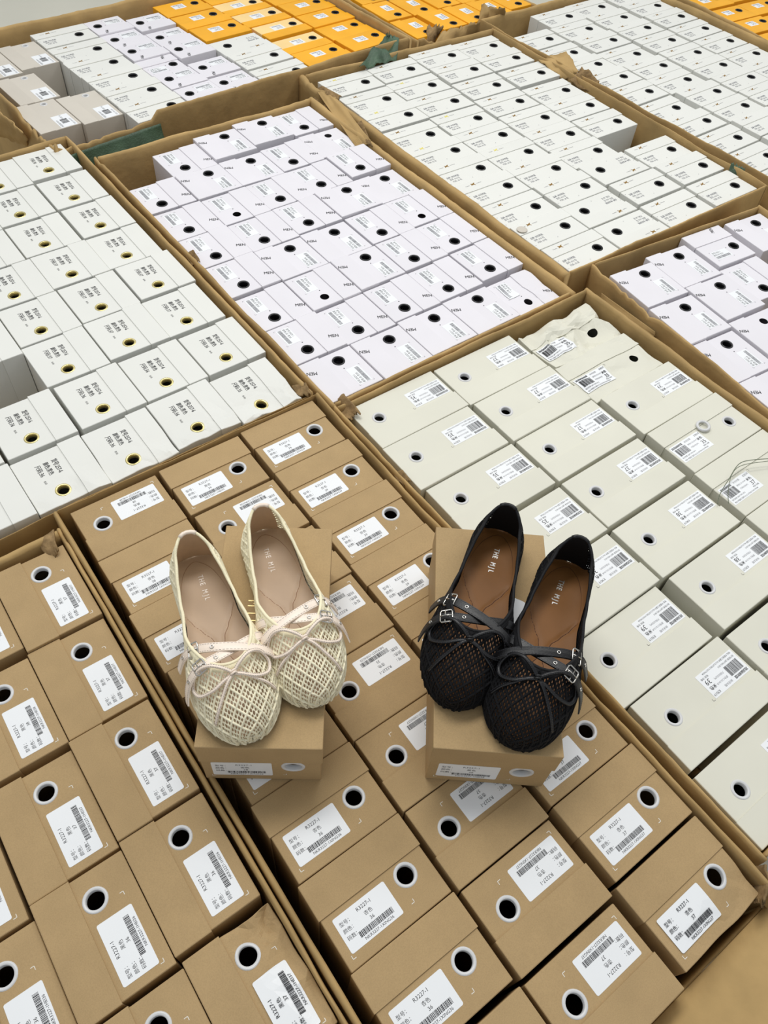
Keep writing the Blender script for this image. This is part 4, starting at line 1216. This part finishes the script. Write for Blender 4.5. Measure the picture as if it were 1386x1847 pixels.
        mb.tube([p + t * l2 + up * .0016, p + up * .0030, p - t * l2 * 1.05 + up * .0024], .0006, 'silver', 6)
        mb.tube([p + t * l2 * .2 - b_ * w2 + up * .0014, p + t * l2 * .2 + b_ * w2 + up * .0014], .0007, 'silver', 6)
        link('buckle', mb.mesh('buckle', True), so)
    # bow
    mb = MB(); kn = (0, .1735)
    def onsurf(x, y, lift):
        return Vector((x * mir * k, y * k, S.surf(x * k, y * k) + lift * k))
    for sg in (-1, 1):
        g = 1.0 if sg > 0 else .92
        loop = [(0, 0, .0035), (.009, -.0065, .0065), (.020, -.0125, .0085), (.031, -.0140, .0080), (.0375, -.0070, .0055), (.034, .0030, .0045), (.022, .0070, .0045), (.010, .0035, .0038), (0, .0006, .0030)]
        q = catmull([onsurf(x * sg * g, kn[1] + y, z) for x, y, z in loop], 6)
        ribbon(mb, q, None, .0034 * k, .0015, leather, st, axz=-.05)
        tl_ = [(0, 0, .0030), (.007 * sg, .006, .0042), (.014 * sg, .0135, .0032), (.0215 * sg, .0225, .0028), (.0275 * sg, .029, .0022)]
        if sg < 0: tl_ = [(0, 0, .0030), (-.009, .0035, .0042), (-.018, .0085, .0032), (-.027, .0125, .0024), (-.033, .0165, .0020)]
        q = catmull([onsurf(x, kn[1] + y, z) for x, y, z in tl_], 6)
        ribbon(mb, q, None, .0032 * k, .0014, leather, st, axz=-.05)
    kp = onsurf(0, kn[1], .0045)
    for dy in (-.0012, .0012):
        mb.tube([kp + Vector((.0026 * math.cos(a_), dy * k + .0006 * math.sin(2 * a_), .0018 * math.sin(a_))) for a_ in [2 * PI * i / 12 for i in range(12)]], .0011 * k, leather, 6, True)
    out('bow', mb.mesh('bow', True))
    return root

CREAM_PAL = ('cream_yarn', 'cream_bind', 'cream_leather', 'cream_lining', 'cream_insole', 'cream_groove', 'dull_foil', 'stitch')
BLACK_PAL = ('black_yarn', 'black_bind', 'black_leather', 'black_lining', 'tan_insole', 'tan_groove', 'silver_foil', 'black_stitch')
def pal_hole(p): return 1.0 if p[0] == 'cream_yarn' else .80
make_shoe('cream lace flat with crossed straps, left shoe of the cream pair, nearer the camera', .2275, (-.2043, .4665), (-.1001, .2700), 1, CREAM_PAL, 1, 'cream lace ballet flats')
make_shoe('cream lace flat with crossed straps, right shoe of the cream pair, set further back', .2255, (-.1348, .5119), (-.0426, .3129), -1, CREAM_PAL, 2, 'cream lace ballet flats')
make_shoe('black lace flat with crossed straps, left shoe of the black pair, set further back', .2355, (.1376, .5473), (.0846, .3244), 1, BLACK_PAL, 3, 'black lace ballet flats')
make_shoe('black lace flat with crossed straps, right shoe of the black pair, nearer the camera', .2390, (.2159, .5131), (.1464, .2905), -1, BLACK_PAL, 4, 'black lace ballet flats')
